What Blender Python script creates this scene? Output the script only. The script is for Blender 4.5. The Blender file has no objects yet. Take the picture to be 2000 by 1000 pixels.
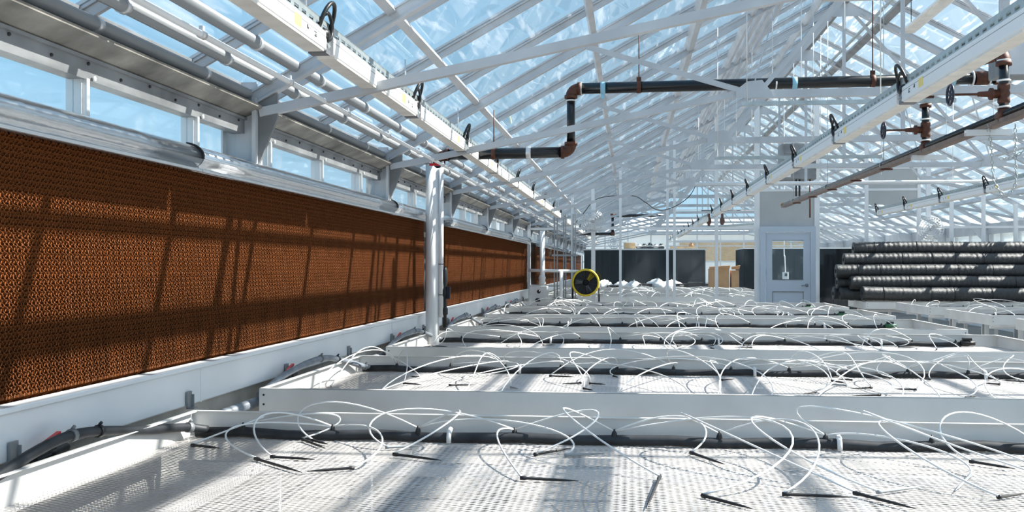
import bpy, math, random
from mathutils import Vector, Matrix
random.seed(7)
R = math.radians
SC = bpy.context.scene
COL = SC.collection

# ------------------------------------------------------------------ camera, sky, sun, exposure
TH = math.atan(229 / 2000)
cam_d = bpy.data.cameras.new('camera'); cam = bpy.data.objects.new('camera', cam_d); COL.objects.link(cam)
cam.location = (0, 0, 1.4); cam.rotation_euler = (R(90), 0, TH)
cam_d.sensor_fit = 'HORIZONTAL'; cam_d.sensor_width = 36; cam_d.lens = 36
cam_d.shift_y = 20 / 2000; cam_d.clip_start = .05; cam_d.clip_end = 600
SC.camera = cam
SC.view_settings.view_transform = 'Standard'; SC.view_settings.look = 'None'
SC.view_settings.gamma = 1; SC.view_settings.use_curve_mapping = False
SC.view_settings.exposure = 0.0
SC.cycles.transparent_max_bounces = 40
SC.cycles.max_bounces = 9; SC.cycles.diffuse_bounces = 5; SC.cycles.glossy_bounces = 4

w = bpy.data.worlds.new('world'); SC.world = w; w.use_nodes = True
nt = w.node_tree; nt.nodes.clear()
o_ = nt.nodes.new('ShaderNodeOutputWorld'); bg = nt.nodes.new('ShaderNodeBackground')
tc = nt.nodes.new('ShaderNodeTexCoord'); sx = nt.nodes.new('ShaderNodeSeparateXYZ'); cr = nt.nodes.new('ShaderNodeValToRGB')
nt.links.new(tc.outputs['Generated'], sx.inputs[0]); nt.links.new(sx.outputs['Z'], cr.inputs[0])
cr.color_ramp.elements[0].position = 0.0; cr.color_ramp.elements[0].color = (.52, .79, .96, 1)
cr.color_ramp.elements[1].position = .75; cr.color_ramp.elements[1].color = (.19, .46, .84, 1)
e_ = cr.color_ramp.elements.new(.22); e_.color = (.34, .66, .94, 1)
dp = nt.nodes.new('ShaderNodeVectorMath'); dp.operation = 'DOT_PRODUCT'; dp.inputs[1].default_value = Vector((1, .18, .985)).normalized()
nt.links.new(tc.outputs['Generated'], dp.inputs[0])
mr = nt.nodes.new('ShaderNodeMapRange'); mr.inputs[1].default_value = .15; mr.inputs[2].default_value = 1.0; mr.inputs[3].default_value = 0; mr.inputs[4].default_value = .7
nt.links.new(dp.outputs['Value'], mr.inputs[0])
sm = nt.nodes.new('ShaderNodeMix'); sm.data_type = 'RGBA'; sm.inputs[7].default_value = (.82, .93, 1.0, 1)
nt.links.new(mr.outputs[0], sm.inputs[0]); nt.links.new(cr.outputs[0], sm.inputs[6]); nt.links.new(sm.outputs[2], bg.inputs[0]); bg.inputs[1].default_value = 1.04
nt.links.new(bg.outputs[0], o_.inputs[0])

SUN = Vector((1, .18, .985)).normalized()
sl = bpy.data.lights.new('sun', 'SUN'); sl.energy = 15.5; sl.angle = R(.55); sl.color = (1, .94, .86)
so = bpy.data.objects.new('sun', sl); COL.objects.link(so)
so.rotation_euler = SUN.to_track_quat('Z', 'Y').to_euler(); so.location = (20, 10, 25)

# ------------------------------------------------------------------ materials
MATS = {}
def nodes(name):
    m = bpy.data.materials.new(name); m.use_nodes = True
    n = m.node_tree; b = n.nodes['Principled BSDF']; MATS[name] = m
    return m, n, b
def mat(name, col, rough=.5, metal=0., var=.0, vscale=6., bump=0., bscale=40., spec=.5, stretch=(1, 1, 1), space='Object'):
    m, n, b = nodes(name)
    b.inputs['Roughness'].default_value = rough; b.inputs['Metallic'].default_value = metal
    b.inputs['Specular IOR Level'].default_value = spec
    b.inputs['Base Color'].default_value = (*col, 1)
    if var or bump:
        if space == 'World':
            g = n.nodes.new('ShaderNodeNewGeometry'); src = g.outputs['Position']
        else:
            t = n.nodes.new('ShaderNodeTexCoord'); src = t.outputs['Object']
        mp = n.nodes.new('ShaderNodeMapping'); mp.inputs['Scale'].default_value = stretch
        n.links.new(src, mp.inputs[0])
    if var:
        z = n.nodes.new('ShaderNodeTexNoise'); z.inputs['Scale'].default_value = vscale; z.inputs['Detail'].default_value = 5
        n.links.new(mp.outputs[0], z.inputs['Vector'])
        mx = n.nodes.new('ShaderNodeMix'); mx.data_type = 'RGBA'
        mx.inputs[6].default_value = tuple(min(1, c * (1 + var)) for c in col) + (1,)
        mx.inputs[7].default_value = tuple(c * (1 - var) for c in col) + (1,)
        rp = n.nodes.new('ShaderNodeMapRange'); rp.inputs[1].default_value = .3; rp.inputs[2].default_value = .7
        n.links.new(z.outputs['Fac'], rp.inputs[0]); n.links.new(rp.outputs[0], mx.inputs[0])
        n.links.new(mx.outputs[2], b.inputs['Base Color'])
    if bump:
        z2 = n.nodes.new('ShaderNodeTexNoise'); z2.inputs['Scale'].default_value = bscale; z2.inputs['Detail'].default_value = 3
        n.links.new(mp.outputs[0], z2.inputs['Vector'])
        bp = n.nodes.new('ShaderNodeBump'); bp.inputs['Strength'].default_value = bump; bp.inputs['Distance'].default_value = .02
        n.links.new(z2.outputs['Fac'], bp.inputs['Height']); n.links.new(bp.outputs[0], b.inputs['Normal'])
    return m
def glass(name, dirt=.1, streak=(1, 1, 1), scale=3., lo=.52, hi=.75, tint=(.93, .97, .98), base=.02, rot=(0, 0, 0), refl=.035):
    m = bpy.data.materials.new(name); m.use_nodes = True; n = m.node_tree; n.nodes.clear(); MATS[name] = m
    out = n.nodes.new('ShaderNodeOutputMaterial'); tr = n.nodes.new('ShaderNodeBsdfTransparent'); tr.inputs[0].default_value = (*tint, 1)
    gl = n.nodes.new('ShaderNodeBsdfGlossy'); gl.inputs['Roughness'].default_value = .02
    lw = n.nodes.new('ShaderNodeLayerWeight'); pw = n.nodes.new('ShaderNodeMath'); pw.operation = 'POWER'; pw.inputs[1].default_value = 5
    fr = n.nodes.new('ShaderNodeMath'); fr.operation = 'MULTIPLY_ADD'; fr.inputs[1].default_value = .6; fr.inputs[2].default_value = refl
    n.links.new(lw.outputs['Facing'], pw.inputs[0]); n.links.new(pw.outputs[0], fr.inputs[0])     # Schlick reflectance of a pane face
    m1 = n.nodes.new('ShaderNodeMixShader'); n.links.new(fr.outputs[0], m1.inputs[0]); n.links.new(tr.outputs[0], m1.inputs[1]); n.links.new(gl.outputs[0], m1.inputs[2])
    df = n.nodes.new('ShaderNodeBsdfDiffuse'); df.inputs[0].default_value = (.9, .92, .93, 1)
    tl = n.nodes.new('ShaderNodeBsdfTranslucent'); tl.inputs[0].default_value = (.9, .93, .95, 1)
    m2 = n.nodes.new('ShaderNodeMixShader'); m2.inputs[0].default_value = .6; n.links.new(df.outputs[0], m2.inputs[1]); n.links.new(tl.outputs[0], m2.inputs[2])
    g = n.nodes.new('ShaderNodeNewGeometry'); mp = n.nodes.new('ShaderNodeMapping'); mp.inputs['Scale'].default_value = streak; mp.inputs['Rotation'].default_value = rot
    n.links.new(g.outputs['Position'], mp.inputs[0])
    z = n.nodes.new('ShaderNodeTexNoise'); z.inputs['Scale'].default_value = scale; z.inputs['Detail'].default_value = 4; n.links.new(mp.outputs[0], z.inputs['Vector'])
    rp = n.nodes.new('ShaderNodeMapRange'); rp.inputs[1].default_value = lo; rp.inputs[2].default_value = hi; rp.inputs[3].default_value = base; rp.inputs[4].default_value = dirt
    n.links.new(z.outputs['Fac'], rp.inputs[0])
    m3 = n.nodes.new('ShaderNodeMixShader'); n.links.new(rp.outputs[0], m3.inputs[0]); n.links.new(m1.outputs[0], m3.inputs[1]); n.links.new(m2.outputs[0], m3.inputs[2])
    n.links.new(m3.outputs[0], out.inputs[0])
    return m
mat('bar', (.52, .53, .55), .45, .2, .15, 5)
mat('steel', (.52, .54, .57), .45, .15, .12, 3, .05, 30)
mat('steel_dull', (.26, .27, .28), .5, .35, .3, 4, .06, 20)
mat('alu', (.70, .71, .72), .38, .55, .08, 4)
mat('alu_white', (.80, .82, .84), .4, .1, .05, 3)
mat('rim', (.77, .76, .745), .42, .2, .10, 2.5, 0, 1, .5, (1, 1, 1))
mat('mesh', (.50, .475, .465), .42, .25, .10, 6)
mat('cover', (.66, .70, .74), .20, .9, .05, 3, .45, 6, .5, (1, .8, 1))
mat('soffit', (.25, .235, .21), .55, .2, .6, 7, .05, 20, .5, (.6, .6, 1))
mat('white_board', (.80, .83, .86), .35, 0, .04, 2)
mat('white_pvc', (.86, .87, .88), .35)
mat('pipe_grey', (.30, .315, .33), .42, .1, .06, 4)
mat('pad', (.165, .052, .0135), .8, 0, .28, 3, 0, 1, .2)
mat('pad_shade', (.05, .02, .008), .95, 0, 0, 1, 0, 1, .1)  # core coloured darker than the sheets, for the shade deep between them
mat('lamp_white', (.88, .88, .88), .35)
mat('lamp_under', (.80, .78, .73), .3, 0, .12, 9)
mat('galv', (.45, .50, .51), .4, .6, .15, 12)
mat('box_grey', (.16, .17, .19), .5)
mat('black', (.008, .009, .011), .42)
mat('rubber', (.022, .025, .03), .55, 0, .5, 14)
mat('black_pipe', (.004, .007, .010), .25)
mat('hose_grey', (.19, .215, .25), .5, 0, .3, 12)
mat('tube_white', (.84, .84, .83), .4)
mat('stake', (.016, .016, .018), .5)
mat('stake_grey', (.30, .32, .34), .5)
mat('rust', (.085, .026, .012), .6, .1, .4, 30)
mat('brown_pipe', (.14, .085, .065), .45, .2, .3, 14)
mat('red', (.62, .012, .02), .35)
mat('blue', (.006, .010, .03), .4)
mat('yellow', (.80, .60, .04), .4)
mat('label_yellow', (.93, .72, .22), .5)
mat('sticker_band', (.30, .58, .74), .4)
mat('floor', (.20, .19, .175), .9, 0, .3, 2, .2, 25)
mat('ground', (.30, .29, .27), .95, 0, .2, .3)
mat('curb', (.42, .40, .37), .85, 0, .2, 4, .15, 30)
mat('panel_grey', (.46, .47, .47), .5, 0, .05, 3)
mat('door_blue', (.50, .58, .68), .4)
mat('curtain_black', (.010, .014, .018), .75, 0, .5, 3, .3, 6, .05, (4, 4, .3))
mat('roll_black', (.034, .037, .040), .40, 0, .35, 20, .4, 60, .5, (3, 1, 1))
mat('twine', (.55, .57, .58), .6)
mat('cardboard', (.50, .29, .14), .8, 0, .12, 6)
mat('wood', (.52, .36, .20), .7, 0, .2, 5, 0, 1, .5, (1, 1, 6))
mat('bag_white', (.80, .80, .79), .55, 0, .08, 8, .3, 12)
mat('dark_stuff', (.03, .032, .035), .6, 0, .3, 8)
mat('wall_far', (.84, .85, .84), .7, 0, .03, 2)
mat('green', (.012, .10, .04), .5)
mat('lime', (.45, .55, .05), .5)
mat('fan_clear', (.66, .68, .70), .35, .2)
mat('print_dark', (.05, .05, .06), .6)
glass('roof_glass', .26, (3.0, .36, 3.0), 4.2, .56, .68, (.97, .99, .995), .03, (0, 0, R(34)))
glass('side_glass', .16, (1, 1, 1), 4, .56, .8, (.95, .98, .99), .02)
glass('partition_glass', .07, (1, 1, .5), 1.2, .45, .75, (.97, .985, .99), .004, refl=.012)

# ------------------------------------------------------------------ mesh builder
class MB:
    def __init__(s): s.v = []; s.f = []; s.s = []
    def add(s, vs, fs, smooth=False):
        o = len(s.v); s.v += [tuple(q) for q in vs]
        for f in fs: s.f.append(tuple(i + o for i in f)); s.s.append(smooth)
        return s
    def box(s, a, b):
        x0, y0, z0 = a; x1, y1, z1 = b
        return s.add([(x0, y0, z0), (x1, y0, z0), (x1, y1, z0), (x0, y1, z0), (x0, y0, z1), (x1, y0, z1), (x1, y1, z1), (x0, y1, z1)],
                     [(0, 3, 2, 1), (4, 5, 6, 7), (0, 1, 5, 4), (1, 2, 6, 5), (2, 3, 7, 6), (3, 0, 4, 7)])
    def bbox(s, a, b, c=.004):                       # box with chamfered long edges along its longest axis
        d = [b[i] - a[i] for i in range(3)]; k = d.index(max(d)); i, j = [q for q in range(3) if q != k]
        c = min(c, d[i] * .45, d[j] * .45)
        ring = [(a[i] + c, a[j]), (b[i] - c, a[j]), (b[i], a[j] + c), (b[i], b[j] - c), (b[i] - c, b[j]), (a[i] + c, b[j]), (a[i], b[j] - c), (a[i], a[j] + c)]
        vs = []
        for e in (a[k], b[k]):
            for (p, q) in ring:
                t = [0, 0, 0]; t[i] = p; t[j] = q; t[k] = e; vs.append(t)
        fs = [(m, (m + 1) % 8, 8 + (m + 1) % 8, 8 + m) for m in range(8)] + [tuple(range(7, -1, -1)), tuple(range(8, 16))]
        return s.add(vs, fs)
    def beam(s, p, q, w, h, up=(0, 0, 1)):           # w across, h along 'up'
        p = Vector(p); q = Vector(q); d = (q - p).normalized(); u = Vector(up)
        a = d.cross(u)
        if a.length < 1e-5: a = d.cross(Vector((0, 1, 0)))
        a.normalize(); b = a.cross(d).normalized(); a = a * (w / 2); b = b * (h / 2)
        vs = [p - a - b, p + a - b, p + a + b, p - a + b, q - a - b, q + a - b, q + a + b, q - a + b]
        return s.add(vs, [(0, 1, 2, 3), (7, 6, 5, 4), (0, 4, 5, 1), (1, 5, 6, 2), (2, 6, 7, 3), (3, 7, 4, 0)])
    def tube(s, pts, r, n=8, caps=True, closed=False):
        pts = [Vector(p) for p in pts]; m = len(pts); rs = r if isinstance(r, (list, tuple)) else [r] * m
        tang = []
        for i in range(m):
            if closed: t = pts[(i + 1) % m] - pts[i - 1]
            else: t = pts[min(i + 1, m - 1)] - pts[max(i - 1, 0)]
            tang.append(t.normalized())
        ref = Vector((0, 0, 1)) if abs(tang[0].z) < .9 else Vector((1, 0, 0))
        a = tang[0].cross(ref).normalized(); vs = []
        for i in range(m):
            a = (a - tang[i] * a.dot(tang[i]))
            if a.length < 1e-6: a = tang[i].cross(Vector((.3, .5, .8)))
            a.normalize(); b = tang[i].cross(a)
            for k in range(n):
                g = 2 * math.pi * k / n; vs.append(pts[i] + (a * math.cos(g) + b * math.sin(g)) * rs[i])
        fs = []
        for i in range(m if closed else m - 1):
            j = (i + 1) % m
            for k in range(n):
                l = (k + 1) % n; fs.append((i * n + k, i * n + l, j * n + l, j * n + k))
        s.add(vs, fs, True)
        if caps and not closed:
            o = len(s.v) - len(vs)
            s.f.append(tuple(o + k for k in range(n - 1, -1, -1))); s.s.append(False)
            s.f.append(tuple(o + (m - 1) * n + k for k in range(n))); s.s.append(False)
        return s
    def ring(s, c, axis, Rr, r, n=24, k=6):
        c = Vector(c); ax = Vector(axis).normalized(); a = ax.orthogonal().normalized(); b = ax.cross(a)
        return s.tube([c + (a * math.cos(2 * math.pi * i / n) + b * math.sin(2 * math.pi * i / n)) * Rr for i in range(n)], r, k, False, True)
    def lathe(s, c, axis, prof, n=20, smooth=True, caps=True):  # prof = [(radius, height along axis)]
        c = Vector(c); ax = Vector(axis).normalized(); a = ax.orthogonal().normalized(); b = ax.cross(a); vs = []
        for (r, h) in prof:
            for i in range(n):
                g = 2 * math.pi * i / n; vs.append(c + ax * h + (a * math.cos(g) + b * math.sin(g)) * r)
        fs = []
        for j in range(len(prof) - 1):
            for i in range(n):
                k = (i + 1) % n; fs.append((j * n + i, j * n + k, (j + 1) * n + k, (j + 1) * n + i))
        s.add(vs, fs, smooth); o = len(s.v) - len(vs)
        if caps and prof[0][0] > 1e-4: s.f.append(tuple(o + i for i in range(n - 1, -1, -1))); s.s.append(False)
        if caps and prof[-1][0] > 1e-4: s.f.append(tuple(o + (len(prof) - 1) * n + i for i in range(n))); s.s.append(False)
        return s
    def prism(s, poly, d):                           # polygon of 3D points extruded by vector d
        m = len(poly); d = Vector(d); vs = [Vector(p) for p in poly] + [Vector(p) + d for p in poly]
        return s.add(vs, [tuple(range(m)), tuple(range(2 * m - 1, m - 1, -1))] + [(i, i + m, (i + 1) % m + m, (i + 1) % m) for i in range(m)])
    def mesh(s, name, off=(0, 0, 0)):
        me = bpy.data.meshes.new(name)
        ox, oy, oz = off
        me.from_pydata([(x - ox, y - oy, z - oz) for x, y, z in s.v], [], s.f)
        me.polygons.foreach_set('use_smooth', s.s); me.update()
        return me
    def build(s, name, m, parent=None, loc=None):
        """vertices are authored in world space; the object's origin becomes the parent's origin (or loc)"""
        if parent is not None: org = world(parent)
        else: org = Vector(loc) if loc is not None else Vector((0, 0, 0))
        me = s.mesh(name, org); me.materials.append(MATS[m])
        o = bpy.data.objects.new(name, me); COL.objects.link(o)
        if parent is not None: o.parent = parent
        else: o.location = org
        return o
def world(o):
    v = Vector((0, 0, 0))
    while o is not None: v += o.location; o = o.parent
    return v
def tag(o, label=None, cat=None, group=None, kind=None):
    for k, v in (('label', label), ('category', cat), ('group', group), ('kind', kind)):
        if v: o[k] = v
    return o
def thing(name, loc, label=None, cat=None, group=None, kind=None):
    o = bpy.data.objects.new(name, None); COL.objects.link(o); o.location = loc; o.empty_display_size = .1
    return tag(o, label, cat, group, kind)
def copy_tree(o, parent=None, loc=None):
    c = o.copy(); COL.objects.link(c); c.parent = parent
    if loc is not None: c.location = loc
    for ch in list(o.children): copy_tree(ch, c)
    return c
def piece(src, parent, loc):                          # one more piece sharing the mesh
    c = src.copy(); COL.objects.link(c); c.parent = parent; c.location = loc
    return c
ORD = ['nearest', 'second', 'third', 'fourth', 'fifth', 'sixth', 'seventh', 'eighth', 'ninth', 'tenth', 'eleventh', 'twelfth', 'thirteenth', 'fourteenth', 'fifteenth', 'sixteenth', 'seventeenth', 'eighteenth', 'nineteenth', 'twentieth']
def bez(p, n=14):
    p = [Vector(q) for q in p]; out = []
    for i in range(n + 1):
        t = i / n; q = list(p)
        while len(q) > 1: q = [q[k].lerp(q[k + 1], t) for k in range(len(q) - 1)]
        out.append(q[0])
    return out
def spline(p, n=6):                                   # Catmull-Rom through the points
    p = [Vector(q) for q in p]; q = [p[0] * 2 - p[1]] + p + [p[-1] * 2 - p[-2]]; out = []
    for i in range(1, len(q) - 2):
        for k in range(n):
            t = k / n; a, b, c, d = q[i - 1:i + 3]
            out.append(.5 * ((2 * b) + (c - a) * t + (2 * a - 5 * b + 4 * c - d) * t * t + (3 * b - a - 3 * c + d) * t ** 3))
    out.append(p[-1]); return out

# ------------------------------------------------------------------ main dimensions
XL, XR, XM = -2.1, 8.1, 3.0                           # pad face, right wall, ridge
BAY, T0 = 3.12, 5.48                                   # truss spacing, first truss in view
YN, YF = .6, 46.2                                     # near and far end of the house
SL = .548
def zu(x): return 2.31 + SL * ((x + 2.03) if x < XM else (2 * XM - x + 2.03))   # underside of rafters
TR = [T0 + BAY * n for n in range(-1, 14)]
BARS = [T0 - 2 * BAY + .42 + 1.04 * k for k in range(2, 46)]; BARS = [y for y in BARS if YN + .3 < y < YF - .3]
YP = 21.0                                             # glass partition

# ------------------------------------------------------------------ ground and floor
MB().box((-120, -30, -.3), (140, 200, -.06)).build('ground', 'ground').__setitem__('kind', 'structure')
MB().box((-2.4, YN - .4, -.06), (8.5, YF + .4, 0)).build('floor', 'floor').__setitem__('kind', 'structure')

# ------------------------------------------------------------------ glass roof
roof = thing('ceiling', (XM, 20, 4.0), kind='structure')
def roofpt(x, y, up): return (x, y, zu(x) + up)
bar_m = {}
for side in (0, 1):
    xa, xb = ((-2.26, XM - .04) if side == 0 else (XR + .16, XM + .04))
    up = Vector((SL * (-1 if side == 0 else 1), 0, 1)).normalized()
    src = None; srcp = None
    for i, y in enumerate(BARS):
        if src is None:
            mb = MB(); mb.beam(roofpt(xa, y, .13), roofpt(xb, y, .13), .024, .04, up)
            mb.beam(roofpt(xa, y, .161), roofpt(xb, y, .161), .046, .012, up)
            mb.beam(roofpt(xa, y, .187), roofpt(xb, y, .187), .034, .014, up)
            src = mb.build('glazing_bar', 'bar', roof); y0 = y
            xm = (xa * .42 + xb * .58)
            srcp = []
            for (p, q, lift) in ((xa, xm, .171), (xm - (.02 if side == 0 else -.02), xb, .178)):
                g = MB(); g.beam(roofpt(p, y + .52, lift), roofpt(q, y + .52, lift), 1.03, .004, up)
                srcp.append(g.build('pane', 'roof_glass', roof))
        else:
            piece(src, roof, (0, y - y0, 0))
            if y + 1.04 < YF + .3:
                for s_ in srcp: piece(s_, roof, (0, y - y0, 0))
PUR = [-1.29, -.30, .67, 1.6]
for x in PUR + [2 * XM - q for q in PUR] + [1.36, 1.48, 1.72, 2.45, 3.55]:    # extra close-set left rails added to shade the trough; rest frame ridge vents
    big = x == 3.55
    up = Vector((SL * (-1 if x < XM else 1), 0, 1)).normalized()
    MB().beam(roofpt(x, YN, .075), roofpt(x, YF, .075), .10 if big else (.075 if x == .67 else .05), .09 if big else (.085 if x > .5 else .045), up).build('purlin', 'steel_dull' if big else 'steel', roof)
MB().box((XM - .05, YN, zu(XM) + .02), (XM + .05, YF, zu(XM) + .24)).build('ridge_beam', 'steel_dull', roof)
# vent rack shaft below the ridge on the right slope
MB().tube([(3.32, YN, zu(3.32) - .10), (3.32, YF, zu(3.32) - .10)], .022, 8).build('vent_shaft', 'galv', roof)

# ------------------------------------------------------------------ trusses
G1, G2, ZT = 1.0, 5.0, 2.815
def truss_meshes(y):
    out = []
    def part(name, mb, m='steel'): out.append((name, mb, m))
    for s in (0, 1):
        f = (lambda x: x) if s == 0 else (lambda x: 2 * XM - x)
        up = Vector((SL * (-1 if s == 0 else 1), 0, 1)).normalized()
        mb = MB()
        mb.beam((f(-2.1), y, zu(-2.1) + .04), (f(2.98), y, zu(2.98) + .04), .036, .07, up)
        for dz in (.004, .076): mb.beam((f(-2.1), y, zu(-2.1) + dz), (f(2.98), y, zu(2.98) + dz), .06, .010, up)
        part('rafter', mb)
        part('sloped_chord', MB().beam((f(-2.03), y, 2.25), (f(G1), y, ZT + .03), .05, .05))
        part('web', MB().beam((f(G1), y - .035, ZT), (f(-.35), y - .035, zu(-.35)), .008, .045, (0, 0, 1)))
        part('web', MB().beam((f(G1), y + .035, ZT), (f(1.38), y + .035, zu(1.38)), .04, .008, (1, 0, 0)))
        part('web', MB().beam((f(G1 + .05), y, ZT), (f(2.9), y, zu(2.9) - .03), .04, .036))
        part('gusset_plate', MB().prism([(f(G1 - .13), y - .045, ZT - .035), (f(G1 + .17), y - .045, ZT - .035), (f(G1 + .15), y - .045, ZT + .02), (f(G1 + .08), y - .045, ZT + .11), (f(G1 - .04), y - .045, ZT + .10), (f(G1 - .13), y - .045, ZT + .03)], (0, .01, 0)), 'steel')
    part('tie_beam', MB().beam((G1, y, ZT), (G2, y, ZT), .055, .065))
    part('king_post', MB().beam((XM, y, ZT), (XM, y, zu(XM)), .04, .04))
    part('ridge_plate', MB().prism([(XM - .26, y - .04, zu(XM - .26) - .02), (XM + .26, y - .04, zu(XM - .26) - .02), (XM, y - .04, zu(XM) + .06)], (0, .01, 0)))
    return out
tr0 = None
nn = 0
for i, y in enumerate(TR):
    if y > YF: continue
    lab = ('galvanised steel roof truss overhead closest to the camera', 'galvanised roof truss whose chord crosses just behind the first near light bar',
           'roof truss carrying the large black pipe')
    label = (lab + tuple('white steel roof truss, ' + ORD[k] + ' from the camera' for k in range(3, 15)))[i]
    if tr0 is None:
        tr0 = thing('roof_truss', (XM, y, ZT), label, 'truss', 'steel roof trusses')
        for (nm, mb, m) in truss_meshes(y): mb.build(nm, m, tr0)
    else:
        copy_tree(tr0, None, (XM, y, ZT))['label'] = label

# ------------------------------------------------------------------ left wall
wl = thing('wall_left', (-2.2, 20, 0), kind='structure')
MB().box((-2.36, YN, 0), (-2.10, YF, .74)).build('curb', 'curb', wl)
MB().box((-2.34, YN, .74), (-2.27, YF, 1.93)).build('backing_sheet', 'dark_stuff', wl)
MB().box((-2.30, YN, 1.93), (-2.12, YF, 1.955)).build('sill', 'steel', wl)
mb = MB(); mb.box((-2.19, YN, 2.135), (-2.12, YF, 2.215)); mb.box((-2.20, YN, 2.209), (-2.105, YF, 2.222)); mb.build('eave_beam', 'steel_dull', wl)
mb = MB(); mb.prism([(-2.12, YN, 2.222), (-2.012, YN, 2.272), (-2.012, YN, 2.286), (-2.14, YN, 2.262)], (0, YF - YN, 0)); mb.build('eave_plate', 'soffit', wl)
MB().prism([(-2.30, YN, 2.25), (-2.14, YN, 2.25), (-2.14, YN, 2.42), (-2.30, YN, 2.36)], (0, YF - YN, 0)).build('gutter', 'steel_dull', wl)
src = srcp = None
for y in BARS:
    if src is None:
        b = MB(); b.box((-2.20, y - .022, 1.95), (-2.135, y + .022, 2.14)); b.box((-2.135, y - .012, 1.95), (-2.118, y + .012, 2.14)); b.tube([(-2.112, y + .03, 2.145), (-2.105, y + .03, 2.145)], .011, 8)
        src = b.build('mullion', 'alu', wl); y0 = y
        srcp = MB().box((-2.172, y + .022, 1.95), (-2.166, y + 1.018, 2.14)).build('pane', 'side_glass', wl)
    else:
        piece(src, wl, (0, y - y0, 0)); piece(srcp, wl, (0, y - y0, 0))
bolt = None
for k in range(int((YF - YN) / .26)):
    y = YN + .1 + k * .26
    if y > 16: break
    if bolt is None: bolt = MB().lathe((-2.12, y, 2.18), (1, 0, 0), [(.007, 0), (.007, .006), (.003, .009)], 6).build('bolt', 'dark_stuff', wl); y0 = y
    else: piece(bolt, wl, (0, y - y0, .0 if k % 2 else .018))
# columns
c0 = None; nn = 0
for i, y in enumerate(TR):
    if y > YF: continue
    label = 'steel wall column with knee gusset on the left wall, ' + (ORD[i] + (' to' if i == 0 else ' from') + ' the camera')
    if c0 is None:
        c0 = thing('steel_column', (-2.12, y, 0), label, 'column', 'left wall columns')
        b = MB(); b.box((-2.235, y - .055, 1.955), (-2.225, y + .055, 2.42)); b.box((-2.235, y - .006, 1.955), (-2.05, y + .006, 2.42)); b.box((-2.06, y - .055, 1.955), (-2.04, y + .055, 2.33)); b.build('post', 'steel', c0)
        b = MB(); b.prism([(-2.04, y - .012, 1.955), (-2.04, y - .012, 2.30), (-1.93, y - .012, 2.355), (-1.93, y - .012, 2.22)], (0, .024, 0)); b.build('knee_gusset', 'steel_dull', c0)
        b = MB(); b.lathe((-2.14, y - .006, 2.18), (0, -1, 0), [(.016, 0), (.016, .012), (.006, .016)], 6); b.build('bolt', 'galv', c0)
    else:
        c = copy_tree(c0, None, (-2.12, y, 0)); c['label'] = label

# cooling pads: panels of corrugated sheets standing on edge
def pad_panel(y0, W, z0, z1):
    mb = MB(); n = 25; pit = W / n; lam = .023; segs = int((z1 - z0) / lam * 8)
    rnd = random.Random(3)
    for i in range(n):
        yc = y0 + (i + .5) * pit; ph = math.pi * (i % 2) + rnd.uniform(-.35, .35); vs = []; fs = []
        dz = -.03 if i % 2 else -.018
        for k in range(segs + 1):
            z = z0 + .024 + (z1 - z0 - .026) * k / segs
            y = yc + pit * .5 * math.sin(2 * math.pi * z / lam + ph)
            xo = XL + .002 * math.sin(z * 37 + i * 1.7) + .007 * (1 - (z / lam * 2 + .5 * i) % 1)
            vs += [(xo - .001, y - .0018, z), (xo, y + .0018, z - .001), (xo - .045, y + .001, z + dz)]
            if k: o = 3 * k; fs += [(o - 3, o - 2, o + 1, o), (o - 2, o - 1, o + 2, o + 1)]
        mb.add(vs, fs, False)
    return mb
PZ0, PZ1, PW = .925, 1.86, .305
pm0 = None; bk0 = None
def pad_run(ya, yb, label):
    global pm0, bk0
    n = round((yb - ya) / PW); t = thing('cooling_pad', (XL - .05, ya, PZ0), label, 'cooling pad', 'corrugated cooling pads along the left wall')
    if pm0 is None:
        pm0 = pad_panel(ya, PW, PZ0, PZ1).build('pad_panel', 'pad', t); p0 = pm0
        bk0 = MB().box((XL - .15, ya, PZ0), (XL - .04, ya + PW, PZ1)).build('core', 'pad_shade', pm0)
        st = 1
    else: st = 0
    for k in range(st, n):
        p = piece(pm0, t, (0, k * PW, 0)); piece(bk0, p, (0, 0, 0))
pad_run(.9, 10.5, 'long brown corrugated cooling pad nearest the camera on the left wall')
pad_run(11.55, 20.9, 'brown corrugated cooling pad between the white downpipe and the glass partition')
pad_run(23.4, 33.0, 'brown cooling pad beyond the glass partition behind the grey struts')
pad_run(34.2, 45.0, 'farthest brown cooling pad at the end of the left wall')
# rounded aluminium covers above the pads
def cover(ya, yb, label):
    t = None
    poly = []
    for k in range(11):
        g = R(-62 + k * 15.5); poly.append((-2.10 + .10 * math.cos(g) + .0, 1.918 + .062 * math.sin(g)))
    outer = [(-2.13, 1.856), (-2.02, 1.852)] + poly[1:] + [(-2.13, 1.985)]
    mb = MB(); m = len(outer); N = 6
    vs = []
    for j in range(N + 1):
        y = ya + (yb - ya) * j / N
        vs += [(x, y, z) for x, z in outer]
    fs = [(j * m + k, j * m + (k + 1) % m, (j + 1) * m + (k + 1) % m, (j + 1) * m + k) for j in range(N) for k in range(m)]
    mb.add(vs, fs, True); mb.f += [tuple(range(m - 1, -1, -1)), tuple(N * m + k for k in range(m))]; mb.s += [False, False]
    t = thing('pad_cover', (-2.1, ya, 1.85), label, 'cover', 'rounded aluminium covers over the pads')
    mb.build('sheet', 'cover', t)
    MB().box((-2.022, ya, 1.846), (-2.006, yb, 1.858)).build('drip_edge', 'alu', t)
    b = MB(); b.tube([(-2.10 + .103 * math.cos(R(a)), yb - .006, 1.918 + .066 * math.sin(R(a))) for a in range(-10, 95, 15)], .006, 6); b.build('seam_strip', 'black', t)
ys = [.9, 4.65, 8.75, 10.5]
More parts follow.
